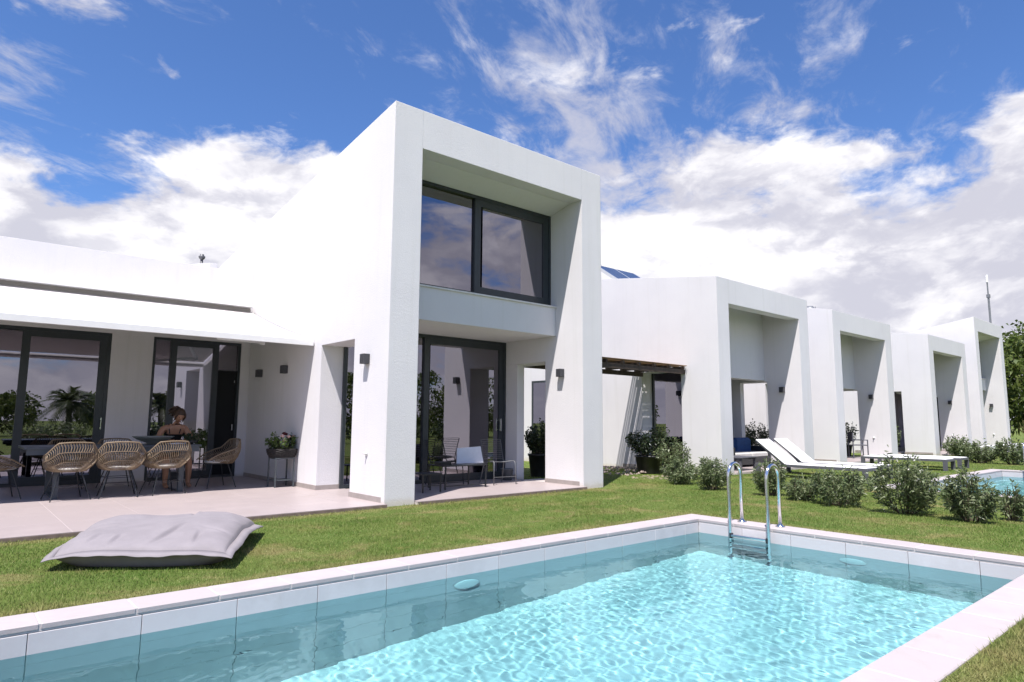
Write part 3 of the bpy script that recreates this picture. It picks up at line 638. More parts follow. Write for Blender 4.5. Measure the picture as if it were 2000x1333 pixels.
def roof_unit():
    t = empty('roof_vent', (20.9, 9.6, 4.6), 0, 'small grey roof vent with two pins on the third house', 'vent')
    M_A = MATS['galvanised']; b = MB(); b.lathe([(0.0, 0), (0.18, 0), (0.2, 0.2), (0.1, 0.33), (0, 0.34)], 12, (0.15, 0, 0.05)); b.build('cowl', M_A, t, True)
    for x in (-0.25, 0.55): MB().tube([(x, 0, 0), (x, 0, 0.42)], 0.012, 6).build('pin', M_A, t)
roof_unit()
def low_wall():
    o = MB().bbox(0, 9.0, 0, 0.25, -0.05, 0.34, 0.015).build('low_wall', M_STUCCO); o.location = (30.9, 7.62, 0)
    tag(o, 'low white wall at the foot of the farthest houses', 'wall')
low_wall()

# ------------------------------------------------------------------ plants
def leaf_cloud(centres, dirs, ln, wd, rng, droop=0.2):
    """diamond leaves with a fold: two triangles each. centres (N,3), dirs (N,3) unit"""
    N = len(centres); L = ln * rng.uniform(0.7, 1.25, (N, 1)); Wd = wd * rng.uniform(0.7, 1.2, (N, 1))
    up_ = rng.normal(size=(N, 3)); side = np.cross(dirs, up_); side /= np.linalg.norm(side, axis=1, keepdims=True) + 1e-9
    a = centres; tip = centres + dirs * L; tip[:, 2] -= droop * L[:, 0]; mid = centres + dirs * L * 0.5
    V = np.stack([a, mid + side * Wd / 2, tip, mid - side * Wd / 2], 1).reshape(-1, 3)
    i = np.arange(N) * 4; F = np.stack([i, i + 1, i + 2, i + 3], -1); return V, F
def shrub_parts(parent, w, h, nl, rng, m=M_OLE, ln=0.075, wd=0.02, nst=26, z0=0.0, flowers=0, upright=0.5, core=True):
    """stems that fan out from the base, leaves set along them"""
    st = MB(); C = []; D = []
    for k in range(nst):
        a = rng.uniform(0, 6.283); rad = w / 2 * math.sqrt(rng.uniform(0.02, 1)) ; hh = h * (1 - 0.45 * (rad / (w / 2)) ** 2) * rng.uniform(0.72, 1.08)
        p0 = np.array([0.10 * w * math.cos(a), 0.10 * w * math.sin(a), z0]); p2 = np.array([rad * math.cos(a), rad * math.sin(a), z0 + hh]); p1 = (p0 + p2) / 2 + np.array([0.12 * w * math.cos(a), 0.12 * w * math.sin(a), -0.05 * h])
        pts = [(1 - t) ** 2 * p0 + 2 * t * (1 - t) * p1 + t * t * p2 for t in np.linspace(0, 1, 5)]
        st.tube([tuple(p) for p in pts], [0.007, 0.006, 0.005, 0.004, 0.002], 4, False)
        n = nl // nst; t = rng.uniform(0.12, 1.02, n) ** 0.8
        P = ((1 - t) ** 2)[:, None] * p0 + (2 * t * (1 - t))[:, None] * p1 + (t * t)[:, None] * p2
        P = P + rng.normal(size=(n, 3)) * 0.04 * w; P[:, 2] = np.maximum(P[:, 2], z0 + 0.02)
        d = rng.normal(size=(n, 3)) * 0.75; d[:, 2] += upright; d[:, 0] += 0.6 * math.cos(a); d[:, 1] += 0.6 * math.sin(a); d /= np.linalg.norm(d, axis=1, keepdims=True)
        C.append(P); D.append(d)
    V, F = leaf_cloud(np.concatenate(C), np.concatenate(D), ln, wd, rng)
    st.build('stems', M_BARK, parent); np_mesh('foliage', V, F, m, parent)
    if flowers:
        P = np.concatenate(C); P = P[P[:, 2] > z0 + 0.55 * h]; P = P[rng.choice(len(P), min(flowers, len(P)), False)]
        P = np.repeat(P, 5, 0); d = rng.normal(size=P.shape); d[:, 2] = abs(d[:, 2]); d /= np.linalg.norm(d, axis=1, keepdims=True)
        V, F = leaf_cloud(P, d, 0.03, 0.022, rng, 0.0); np_mesh('blossoms', V, F, mat('white_petals', (0.75, 0.73, 0.66), 0.7), parent)
SHR = [  # x, y, w, h, leaves, flowers, label
 (11.05, 7.75, 0.80, 0.52, 1500, 0, 'round green shrub beside the larger pot near the pergola'),
 (10.57, 6.75, 0.78, 0.60, 1700, 0, 'round green shrub just left of the pool ladder'),
 (10.51, 5.60, 0.60, 0.60, 1300, 0, 'narrow shrub seen between the two rails of the near pool ladder'),
 (10.28, 4.95, 0.60, 0.34, 800, 0, 'low thin shrub right of the near pool ladder'),
 (10.07, 4.30, 0.88, 0.60, 1900, 0, 'dense dark shrub in front of the near sunbed foot end'),
 (9.89, 3.35, 0.98, 0.74, 2300, 26, 'tallest garden shrub, with small white blossoms'),
 (9.76, 2.58, 0.76, 0.66, 1800, 0, 'dark shrub in front of the far pool'),
 (10.25, 2.27, 0.32, 0.44, 420, 0, 'thin young shrub, last of the row by the far pool'),
 (29.0, 8.0, 0.95, 0.75, 800, 0, 'far shrub at the foot of the fourth house, leftmost there'),
 (28.0, 7.55, 1.1, 0.70, 900, 14, 'far shrub with pale tips below the fourth house'),
 (24.6, 6.15, 1.15, 0.70, 1100, 0, 'far round shrub in front of the low white wall'),
 (24.5, 5.30, 1.0, 0.75, 1100, 0, 'far dark shrub beside the far pool ladder'),
]
for i, (x, y, w, h_, nl, fl, lab) in enumerate(SHR):
    rng = np.random.default_rng(40 + i)
    e = empty('garden_shrub', (x, y, 0), 0, lab, 'shrub', 'shrubs planted in the lawn')
    shrub_parts(e, w * (0.80 + 0.05 * (i % 3)), h_ * (1.0 + 0.05 * (i % 2)), int(nl * 1.5), rng, M_OLE, 0.078 if i < 8 else 0.10, 0.021 if i < 8 else 0.04, 22 + 5 * (i % 4), 0.0, fl, 0.4 + 0.25 * (i % 3))

def potted(name, loc, r0, r1, ph, w, h, nl, label, m, ln, wd, seed, sq=False, pot=M_BLACK):
    e = empty(name, loc, 0, label, 'potted plant'); rng = np.random.default_rng(seed)
    MB().lathe([(0.0, 0.0), (r0, 0.0), (r0 * 1.02, 0.02), (r1 * 0.97, ph - 0.05), (r1 * 1.04, ph - 0.045), (r1 * 1.04, ph), (r1 * 0.94, ph), (r1 * 0.9, ph - 0.04), (0, ph - 0.04)], 4 if sq else 28).build('pot', pot, e, not sq)
    MB().lathe([(0, 0), (r1 * 0.91, 0.0), (r1 * 0.7, 0.015), (0, 0.02)], 16, (0, 0, ph - 0.035)).build('soil', M_SOIL, e)
    shrub_parts(e, w, h, nl, rng, m, ln, wd, 30, ph - 0.03, 0, 0.35)
    return e
potted('potted_plant', (9.95, 10.62, 0.0), 0.19, 0.25, 0.50, 0.62, 0.78, 2200, 'glossy round-leaved plant in a black pot behind the porch pillar', M_DLEAF, 0.06, 0.04, 3)
potted('potted_plant', (12.72, 9.78, 0.0), 0.26, 0.33, 0.42, 1.05, 0.75, 2400, 'large dark bush in a black tub under the pergola', M_DLEAF, 0.08, 0.035, 4)
potted('potted_plant', (12.55, 9.0, 0.0), 0.12, 0.16, 0.22, 0.72, 0.70, 1300, 'pale olive-green bush beside the dark tub under the pergola', M_OLE, 0.075, 0.026, 5)
potted('potted_plant', (19.2, 10.6, 0.0), 0.26, 0.33, 0.40, 1.1, 0.85, 1600, 'dark bush behind the blue sofa', M_DLEAF, 0.09, 0.04, 6)
potted('potted_plant', (25.6, 10.7, 0.0), 0.26, 0.33, 0.40, 1.1, 0.95, 1200, 'dark bush on the porch behind the flat sunbeds', M_DLEAF, 0.10, 0.05, 8)
potted('potted_plant', (27.85, 9.75, 0.0), 0.14, 0.18, 0.30, 0.5, 1.0, 600, 'tall thin plant beside the narrow window of the fourth house', M_OLE, 0.10, 0.04, 9)

def tree(name, loc, th, tr, cr, ch, nclump, nleaf, label, m, ln, wd, seed, group=None, squash=1.0):
    e = empty(name, loc, 0, label, 'tree', group); rng = np.random.default_rng(seed)
    MBt = MB(); MBt.tube([(0, 0, -0.1), (0.05, 0.02, th * 0.5), (0, 0.05, th), (0.06, 0.02, th + ch * 0.35)], [tr, tr * 0.8, tr * 0.65, tr * 0.3], 10)
    C = []
    for k in range(nclump):
        v = rng.normal(size=3); v /= np.linalg.norm(v); rr = rng.uniform(0.55, 1.0) ** 0.5
        c = np.array([v[0] * cr * rr, v[1] * cr * rr, th + ch * 0.5 + v[2] * ch * 0.5 * rr * squash]); C.append(c)
        if k % 4 == 0: MBt.tube([(0, 0.03, th * 0.8), tuple((c * [0.5, 0.5, 1] + np.array([0, 0, th * 0.9 - c[2] * 0.0])) * [1, 1, 0.5] + np.array([0, 0, c[2] * 0.1])), tuple(c)], [tr * 0.35, tr * 0.2, tr * 0.05], 5, False)
    MBt.build('trunk', M_BARK, e, True)
    C = np.repeat(np.array(C), nleaf // nclump, 0); rad = np.repeat(rng.uniform(0.16, 0.34, nclump) * cr, nleaf // nclump)
    g = rng.normal(size=C.shape); g /= np.linalg.norm(g, axis=1, keepdims=True); P = C + g * (rad * rng.uniform(0.3, 1, len(C)) ** 0.6)[:, None] * [1, 1, 0.75]
    d = g + rng.normal(size=C.shape) * 0.7; d /= np.linalg.norm(d, axis=1, keepdims=True)
    V, F = leaf_cloud(P, d, ln, wd, rng, 0.3); np_mesh('crown', V, F, m, e); return e
tree('broadleaf_tree', (47.5, 8.0, 0), 0.9, 0.22, 3.9, 6.1, 140, 16000, 'leafy green tree beside the farthest white house', M_TLEAF, 0.30, 0.17, 21)
tree('broadleaf_tree', (53.0, 6.0, 0), 1.4, 0.22, 3.4, 5.0, 90, 8000, 'leafy green tree at the very end of the garden', M_TLEAF, 0.32, 0.18, 22)
def mound():
    e = empty('clipped_bush', (46.0, 7.3, 0), 0, 'dark rounded bush under the tree behind the low wall', 'bush'); rng = np.random.default_rng(5)
    shrub_parts(e, 3.4, 1.5, 2200, rng, M_DLEAF, 0.2, 0.1, 40)
    e2 = empty('dry_grass_tuft', (42.6, 7.9, 0), 0, 'tuft of dry tall grass between the far house and the tree', 'grass tuft')
    shrub_parts(e2, 1.6, 1.6, 900, rng, m_leaf('straw', (0.20, 0.17, 0.07), (0.15, 0.16, 0.05), (0.28, 0.24, 0.12), 3.0), 0.35, 0.03, 40, 0, 0, 1.5)
mound()

# ------------------------------------------------------------------ grass blades
def grass():
    rng = np.random.default_rng(2); P = []
    # x0,x1,y0,y1
    areas = [(-0.6, 10.0, 5.12, 8.13), (7.53, 13.38, 0.5, 5.11), (10.0, 24, 5.12, 8.3), (24, 34, 4.0, 8.2), (2.0, 7.5, -0.6, 1.13), (9.4, 13.4, 8.2, 12.0), (18.1, 20.1, 8.2, 11), (21.4, 30, 0.5, 5.1)]
    for x0, x1, y0, y1 in areas:
        nx, ny = max(1, int((x1 - x0) / 0.5)), max(1, int((y1 - y0) / 0.5)); dx, dy = (x1 - x0) / nx, (y1 - y0) / ny
        for i in range(nx):
            for j in range(ny):
                cx, cy_ = x0 + (i + .5) * dx, y0 + (j + .5) * dy; d = math.hypot(cx, cy_)
                n = int(19000 / (1 + (d / 4.2) ** 2) * dx * dy)
                P.append(np.stack([rng.uniform(cx - dx / 2, cx + dx / 2, n), rng.uniform(cy_ - dy / 2, cy_ + dy / 2, n)], -1))
    P = np.concatenate(P)
    patch = np.sin(P[:, 0] * 1.7 + 1.3 * np.sin(P[:, 1] * 2.1)) * np.sin(P[:, 1] * 2.9 + 1.1 * np.sin(P[:, 0] * 1.3))
    P = P[rng.uniform(size=len(P)) < 0.82 + 0.18 * patch]
    x, y = P[:, 0], P[:, 1]; keep = ~((x > 12.3) & (x < 13.2) & (y > 9.3)); P = P[keep]
    # keep the blades off the stone edges
    N = len(P); d = np.hypot(P[:, 0], P[:, 1])
    hgt = rng.uniform(0.013, 0.030, N) * (1 + 0.35 * (rng.uniform(size=N) < 0.04)); w = 0.0034 + 0.00055 * d
    near = (P[:, 1] < 1.12) & (P[:, 0] < 7.5); hgt[near] *= 1.25; near_edge = near & (P[:, 1] > 0.95); hgt[near_edge] *= 1.45
    ce = ((P[:, 1] > 5.10) & (P[:, 1] < 5.18) & (P[:, 0] < 7.6)) | ((P[:, 0] > 7.5) & (P[:, 0] < 7.58) & (P[:, 1] < 5.2)); hgt[ce] *= 1.5
    edge = ((P[:, 1] > 8.03) & (P[:, 1] < 8.15) & (P[:, 0] < 9.4)); hgt[edge] *= 1.5
    a = rng.uniform(0, 6.283, N); ca, sa = np.cos(a), np.sin(a); lean = rng.uniform(0.1, 0.8, N) * hgt; b = rng.uniform(0, 6.283, N)
    base = np.stack([P[:, 0], P[:, 1], np.full(N, -0.002)], -1); sd = np.stack([ca * w / 2, sa * w / 2, np.zeros(N)], -1)
    hgt *= 0.85 + 0.35 * np.sin(P[:, 0] * 2.3 + 2 * np.sin(P[:, 1] * 1.7)) * np.sin(P[:, 1] * 3.1 + 1.5 * np.sin(P[:, 0] * 2.2)) ** 2
    tip = base + np.stack([np.cos(b) * lean, np.sin(b) * lean, hgt], -1)
    V = np.stack([base - sd, base + sd, tip], 1).reshape(-1, 3); F = np.arange(3 * N).reshape(N, 3)
    o = np_mesh('grass', V, F, M_GRASS); tag(o, 'short mown grass of the lawn', 'grass', kind='stuff')
grass()

# ------------------------------------------------------------------ pool ladders
def ladder_thing(loc, label):
    e = empty('pool_ladder', loc, 0, label, 'pool ladder', 'steel pool ladders')   # local: +x away from the water
    for s in (-0.24, 0.24):
        pts = [(0.0, s, 0.0), (0.0, s, 0.58)] + [(-0.135 + 0.135 * math.cos(a), s, 0.58 + 0.135 * math.sin(a)) for a in np.linspace(0.25, math.pi - 0.2, 9)] + [(-0.27, s, 0.56), (-0.27, s, -0.2), (-0.265, s, -0.95), (-0.30, s, -1.05)]
        MB().tube(pts, 0.0215, 14).build('rail', M_STEEL, e, True)
        MB().lathe([(0.0, 0), (0.055, 0), (0.055, 0.006), (0.03, 0.018), (0.024, 0.03), (0, 0.03)], 20, (0, s, 0.0135)).build('flange', M_STEEL, e, True)
    for z in (-0.10, -0.36, -0.62):
        MB().bbox(-0.31, -0.235, -0.215, 0.215, z - 0.025, z, 0.006).build('step', M_STEEL, e)
        for s in (-0.225, 0.225): MB().bbox(-0.30, -0.245, s - 0.012, s + 0.012, z - 0.045, z + 0.012, 0.004).build('step_clamp', M_DARK, e)
    return e
ladder_thing((7.40, 4.08, 0.0), 'steel ladder at the corner of the near pool')
ladder_thing((21.28, 4.05, 0.0), 'steel ladder of the far pool')

# ------------------------------------------------------------------ sunbeds
M_ALU = mat('grey_aluminium', (0.10, 0.10, 0.12), 0.45, 0.08, 9, 0.03, 200); M_SLING = mat('white_sling', (0.80, 0.79, 0.79), 0.75, 0.03, 6, 0.08, 500)
def sunbed(loc, rz, raised, label):
    e = empty('sun_lounger', loc, rz, label, 'sun lounger', 'white sunbeds on the lawn')     # local: foot at y=0, head at y=2, x 0..0.66
    w, L, z = 0.66, (2.40 if raised else 2.1), 0.29
    MB().box(0, 0.045, 0, L, z - 0.055, z).build('side_rail', M_ALU, e); MB().box(w - 0.045, w, 0, L, z - 0.055, z).build('side_rail', M_ALU, e)
    MB().box(0.045, w - 0.045, 0, 0.05, z - 0.055, z - 0.001).box(0.045, w - 0.045, L - 0.05, L, z - 0.055, z - 0.001).build('cross_rail', M_ALU, e)
    for x in (0.001, w - 0.046):
        for y in (0.0, L - 0.10): MB().box(x, x + 0.045, y, y + 0.10, 0, z - 0.056).build('leg', M_ALU, e)
    hy = 1.70 if raised else L - 0.06
    MB().bbox(0.02, w - 0.02, 0.03, hy, z + 0.001, z + 0.016, 0.005).build('seat_sling', M_SLING, e)
    if raised:
        bl, an = 0.84, R(38); c, s = math.cos(an), math.sin(an); y0, z0 = hy + 0.015, z + 0.01
        bk = MB(); nvec = (-s, c)
        def pt(x, t, off): return (x, y0 + t * c + off * nvec[0], z0 + t * s + off * nvec[1])
        for x in (0.03, w - 0.06): bk.add([pt(x + i * 0.03, t, o) for o in (-0.04, -0.008) for t in (0, bl) for i in (0, 1)], [(0, 1, 3, 2), (4, 6, 7, 5), (0, 4, 5, 1), (1, 5, 7, 3), (3, 7, 6, 2), (2, 6, 4, 0)])
        bk.add([pt(x, t, o) for o in (-0.04, -0.008) for t in (bl - 0.04, bl) for x in (0.06, w - 0.06)], [(0, 1, 3, 2), (4, 6, 7, 5), (0, 4, 5, 1), (1, 5, 7, 3), (3, 7, 6, 2), (2, 6, 4, 0)])
        B = fixn(bk.build('backrest', M_ALU, e))
        fixn(MB().add([pt(x, t, o) for o in (-0.007, 0.006) for t in (0, bl + 0.005) for x in (0.02, w - 0.02)], [(0, 1, 3, 2), (4, 6, 7, 5), (0, 4, 5, 1), (1, 5, 7, 3), (3, 7, 6, 2), (2, 6, 4, 0)]).build('back_sling', M_SLING, B))
        for x in (0.06, w - 0.06): MB().bar(pt(x, 0.42, -0.03), (x, hy + 0.02 + 0.05, z - 0.03), 0.025, 0.035).build('strut', M_ALU, B)
        MB().box(0.05, w - 0.05, hy + 0.05, hy + 0.09, z - 0.045, z - 0.01).build('strut_rest', M_ALU, e)
    return e
sunbed((14.15, 5.46, 0), R(0.5), True, 'near sunbed with raised back, beside the garden shrubs')
sunbed((15.25, 5.60, 0), R(0.5), True, 'second sunbed with raised back, behind the near one')
sunbed((19.55, 5.60, 0), R(0), False, 'flat sunbed on the side of the raised sunbeds')
sunbed((20.72, 5.60, 0), R(0), False, 'flat sunbed farthest along the lawn')

# ------------------------------------------------------------------ bean bag on the lawn
def beanbag():
    m = mat('beanbag_fabric', (0.245, 0.220, 0.236), 0.85, 0.10, 5.0, 0.12, 420, local=True)
    A, B, C, D = Vector((0.66, 6.42, 0)), Vector((1.84, 5.58, 0)), Vector((2.66, 7.12, 0)), Vector((1.30, 7.92, 0))
    e = empty('bean_bag', ((A + B + C + D) / 4), 0, 'large flat grey bean bag lying on the lawn', 'bean bag'); o = e.location
    n = 112; rng = np.random.default_rng(3); vs = []; f0 = np.random.default_rng(8).uniform(0, 6, 12)
    def P(u, v): return (A * (1 - u) * (1 - v) + B * u * (1 - v) + C * u * v + D * (1 - u) * v) - o
    fl = 0.045                                               # flange width as share
    def body(u, v):
        return max(0.0, (1 - abs(2 * u - 1) ** 2.4)) ** 0.46 * max(0.0, (1 - abs(2 * v - 1) ** 2.4)) ** 0.46
    def rim(u, v):                                           # seam height, sags at the corners
        e_ = min(u, 1 - u, v, 1 - v); t = (u if v in (0, 1) else v)
        return 0.152 + 0.012 * math.sin(7 * u + 3 * v) + 0.010 * math.sin(13 * v - 5 * u) - 0.055 * (abs(2 * u - 1) * abs(2 * v - 1)) ** 3
    def wr(u, v):
        ed = min(u, 1 - u, v, 1 - v); k = math.exp(-ed * 9)
        w = sum(math.sin(f0[i] + (16 + 9 * i) * (u + (0.25 * i - 0.4) * v) + 2.0 * math.sin(4 * v + f0[i + 4])) * (0.0055 / (1 + 0.25 * i)) for i in range(4)) * k
        w2 = 0.010 * math.sin(5 * u + 6.5 * v + f0[5]) + 0.006 * math.sin(11 * u - 4 * v + f0[6])
        cr = 0.0
        for (au, av, du, dv, ln, dp) in CREASE:
            s = (u - au) * du + (v - av) * dv; q = -(u - au) * dv + (v - av) * du
            if 0 < s < ln: cr -= dp * math.exp(-(q / 0.014) ** 2) * math.sin(math.pi * s / ln) - 0.6 * dp * math.exp(-((q - 0.028) / 0.016) ** 2) * math.sin(math.pi * s / ln)
        return w + w2 + cr
    CREASE = [(0.30, 0.02, 0.15, 0.99, 0.2, 0.016), (0.52, 0.02, 0.42, 0.9, 0.38, 0.018), (0.80, 0.02, -0.05, 1, 0.24, 0.015), (0.97, 0.25, -0.95, 0.3, 0.22, 0.016), (0.97, 0.55, -0.98, -0.1, 0.25, 0.016), (0.97, 0.80, -0.9, 0.35, 0.2, 0.014), (0.15, 0.03, 0.3, 0.95, 0.2, 0.012), (0.6, 0.97, 0.1, -1, 0.3, 0.014), (0.03, 0.4, 0.9, 0.2, 0.2, 0.012)]
    top = []; bot = []
    for i in range(n + 1):
        for j in range(n + 1):
            u, v = i / n, j / n; q = P(fl + (1 - 2 * fl) * u, fl + (1 - 2 * fl) * v); bd = body(u, v); r = rim(u, v)
            top.append((q.x, q.y, r + bd * (0.145 * (0.66 + 0.26 * u + 0.26 * v + 0.10 * math.sin(5 * u + 2) - 0.06 * math.sin(6 * v)) + 1.5 * wr(u, v)))); bot.append((q.x, q.y, max(0.006, r - bd * 0.34)))
    W_ = n + 1; N = W_ * W_
    F = [(i * W_ + j, (i + 1) * W_ + j, (i + 1) * W_ + j + 1, i * W_ + j + 1) for i in range(n) for j in range(n)]
    MB().add(top, F).build('top_panel', m, e, True); MB().add(bot, [f[::-1] for f in F]).build('bottom_panel', m, e, True)
    # flange all round, slightly wavy, with thickness
    edge = [(k / n, 0) for k in range(n)] + [(1, k / n) for k in range(n)] + [(1 - k / n, 1) for k in range(n)] + [(0, 1 - k / n) for k in range(n)]
    v1 = []
    for k, (u, v) in enumerate(edge):
        a_ = P(fl + (1 - 2 * fl) * u, fl + (1 - 2 * fl) * v); uu, vv = (u - 0.5) * (1 + 0.0) + 0.5, v
        b_ = P(u * 1.0, v * 1.0); r = rim(u, v); wv = 0.004 * math.sin(k * 0.17) + 0.005 * math.sin(k * 0.071 + 1) + 0.0025 * math.sin(k * 0.43)
        for (q, z) in ((a_, r + 0.006), (b_, r - 0.022 + wv), (b_, r - 0.028 + wv), (a_, r - 0.004)): v1.append((q.x, q.y, max(0.008, z)))
    K = len(edge); F = [(4 * k + c, 4 * ((k + 1) % K) + c, 4 * ((k + 1) % K) + (c + 1) % 4, 4 * k + (c + 1) % 4) for k in range(K) for c in range(4)]
    fixn(MB().add(v1, F).build('seam_flange', m, e, True))
beanbag()

# ------------------------------------------------------------------ dining set under the awning
FZ = 0.0502
M_SLATE = mat('slate_table', (0.060, 0.072, 0.090), 0.35, 0.2, 7, 0.03, 90)
M_RATTAN = m_leaf('rattan', (0.20, 0.145, 0.095), (0.27, 0.205, 0.140), (0.13, 0.090, 0.055), 14.0, 0.0, 0.55)
M_CUSH = mat('seat_cushion', (0.62, 0.60, 0.58), 0.9, 0.06, 8)
def dining_table():
    e = empty('dining_table', (2.04, 11.98, FZ), 0, 'long slate-grey dining table under the awning', 'table'); lx, ly, z = 1.17, 0.5, 0.74
    MB().bbox(-lx, lx, -ly, ly, z - 0.03, z, 0.004).build('table_top', M_SLATE, e); MB().box(-lx + .03, lx - .03, -ly + .02, -ly + .05, z - 0.11, z - 0.031).box(-lx + .03, lx - .03, ly - .05, ly - .02, z - 0.11, z - 0.031).build('apron', M_SLATE, e)
    for x in (-0.80, 0.86):
        for y in (-ly + 0.04, ly - 0.11): MB().box(x, x + 0.075, y, y + 0.075, 0, z - 0.111).build('leg', M_SLATE, e)
        MB().box(x + 0.01, x + 0.065, -ly + 0.12, ly - 0.12, 0.0, 0.03).build('foot_bar', M_SLATE, e)
dining_table()
def make_chair():
    """barrel chair, back towards -y (local), seat centre at origin"""
    e = empty('rattan_chair', (0, 0, 0))
    # rim: front arm tip -> arm -> back -> arm -> front
    rim = [(-0.23, 0.27, 0.46), (-0.285, 0.12, 0.56), (-0.325, -0.06, 0.625), (-0.315, -0.17, 0.655), (-0.215, -0.275, 0.80), (-0.07, -0.305, 0.812), (0.07, -0.305, 0.812), (0.215, -0.275, 0.80), (0.315, -0.17, 0.655), (0.325, -0.06, 0.625), (0.285, 0.12, 0.56), (0.23, 0.27, 0.46)]
    def sample(poly, t):
        L = [0]; 
        for a, b in zip(poly, poly[1:]): L.append(L[-1] + (Vector(b) - Vector(a)).length)
        s = t * L[-1]
        for k in range(len(poly) - 1):
            if s <= L[k + 1] + 1e-9:
                f = (s - L[k]) / (L[k + 1] - L[k]); return Vector(poly[k]).lerp(Vector(poly[k + 1]), f)
        return Vector(poly[-1])
    def bottom(t): a = math.pi * (1 - t) ; return Vector((0.205 * math.cos(a), -0.04 - 0.20 * math.sin(a) * 1.0 + (0.20 if False else 0.0), 0.405 + 0.0))
    MB().tube([sample(rim, k / 44) for k in range(45)], 0.0115, 6).build('rim', M_RATTAN, e, True)
    def surf(t, s):
        a, b = sample(rim, t), bottom(t); q = a.lerp(b, s); out = Vector((q.x, q.y, 0)); bul = 0.055 * math.sin(math.pi * s)
        return q + (out.normalized() * bul if out.length > 0.01 else Vector((0, 0, 0)))
    w = MB(); n = 50
    for k in range(n + 1):
        t = 0.015 + 0.97 * k / n; d = 0.97 / n
        for b, (s0, s1) in enumerate(((0.0, 0.34), (0.32, 0.67), (0.65, 1.0))):     # three bands, shifted by half a step
            tt = t + (0.5 * d if b % 2 else 0)
            if tt > 0.99: continue
            w.tube([surf(tt + dd * 0.25 * d, s) for dd, s in ((-1, s0), (1, (s0 + s1) / 2), (-1, s1))], 0.0054, 4, False)
    o = w.build('woven_shell', M_RATTAN, e); o['kind'] = 'stuff'
    for s in (0.33, 0.66, 1.0): MB().tube([surf(0.02 + 0.96 * k / 30, s) * 1.0 for k in range(31)], 0.006, 5).build('weave_band', M_RATTAN, e)
    MB().tube([(0.21 * math.cos(a), 0.02 + 0.215 * math.sin(a), 0.405) for a in np.linspace(0, 2 * math.pi, 25)[:-1]], 0.008, 6, closed=True).build('seat_ring', M_DARK, e)
    MB().lathe([(0, 0.41), (0.19, 0.412), (0.205, 0.425), (0.20, 0.445), (0.12, 0.452), (0, 0.452)], 24, (0, 0.02, 0)).build('cushion', M_CUSH, e, True)
    for sx in (-1, 1):
        for sy in (-1, 1): MB().tube([(0.13 * sx, 0.02 + 0.13 * sy, 0.405), (0.245 * sx, 0.02 + 0.24 * sy, 0.0)], 0.0085, 6).build('leg', M_DARK, e)
    MB().tube([(0.19 * sx, 0.02 + 0.185 * sy, 0.19) for sx, sy in ((-1, -1), (1, -1), (1, 1), (-1, 1))], 0.005, 5, closed=True).build('leg_brace', M_DARK, e)
    return e
ch0 = make_chair()
CH = [((1.40, 11.36, FZ), 7, 'rattan armchair seen from behind, leftmost of the three along the table'),
      ((2.03, 11.33, FZ), -6, 'rattan armchair seen from behind, middle one of the three along the table'),
      ((2.66, 11.38, FZ), 10, 'rattan armchair seen from behind, nearest the planter'),
      ((3.62, 11.95, FZ), 96, 'rattan armchair at the table end next to the dark screen door'),
      ((0.62, 11.98, FZ), -82, 'rattan armchair at the table end cut by the picture edge'),
      ((1.55, 12.66, FZ), 180, 'rattan armchair across the table, under the large window'),
      ((2.25, 12.70, FZ), 184, 'rattan armchair across the table, in front of the white pier'),
      ((3.02, 12.72, FZ), 176, 'rattan armchair the seated woman uses')]
for i, (loc, rz, lab) in enumerate(CH):
    c = ch0 if i == 0 else copy_tree(ch0); c.location = loc; c.rotation_euler.z = R(rz); tag(c, lab, 'chair', 'rattan chairs around the dining table')
def table_things():
    z = FZ + 0.741
    o = MB().lathe([(0, 0.012), (0.06, 0.0), (0.09, 0.0), (0.10, 0.02), (0.24, 0.075), (0.30, 0.115), (0.31, 0.128), (0.295, 0.128), (0.22, 0.09), (0.1, 0.04), (0, 0.035)], 32).build('bowl', mat('grey_ceramic', (0.24, 0.25, 0.24), 0.5, 0.15, 9), None, True)
    o.location = (2.62, 12.08, z); tag(o, 'wide shallow grey bowl on the dining table', 'bowl')
    e = empty('notebook', (3.02, 12.10, z), R(8), 'open white notebook on the table in front of the woman', 'notebook'); mp = mat('paper', (0.75, 0.77, 0.85), 0.8)
    for s in (-1, 1): MB().add([(0, -0.13, 0.012), (0.10 * s, -0.13, 0.018), (0.20 * s, -0.13, 0.004), (0, 0.13, 0.012), (0.10 * s, 0.13, 0.018), (0.20 * s, 0.13, 0.004), (0, -0.13, 0), (0.2 * s, -0.13, 0), (0, 0.13, 0), (0.2 * s, 0.13, 0)], [(0, 1, 4, 3), (1, 2, 5, 4), (0, 6, 7, 2, 1), (3, 4, 5, 9, 8), (2, 7, 9, 5)]).build('page', mp, e)
    e = empty('succulent_pot', (3.13, 11.86, z), 0, 'dark little succulent in a pot near the table end', 'potted plant')
    MB().lathe([(0, 0), (0.05, 0), (0.065, 0.06), (0.06, 0.06), (0.055, 0.05), (0, 0.05)], 16).build('pot', M_BLACK, e, True); shrub_parts(e, 0.2, 0.10, 160, np.random.default_rng(4), M_DLEAF, 0.05, 0.02, 12, 0.05)
    e = empty('herb_pot', (3.30, 12.25, z), 0, 'low herb plant with thin stems on the far table end', 'potted plant')
    MB().lathe([(0, 0), (0.05, 0), (0.06, 0.05), (0.055, 0.05), (0.05, 0.04), (0, 0.04)], 16).build('pot', M_BLACK, e, True); shrub_parts(e, 0.32, 0.15, 200, np.random.default_rng(6), M_DLEAF, 0.05, 0.025, 14, 0.04)
table_things()

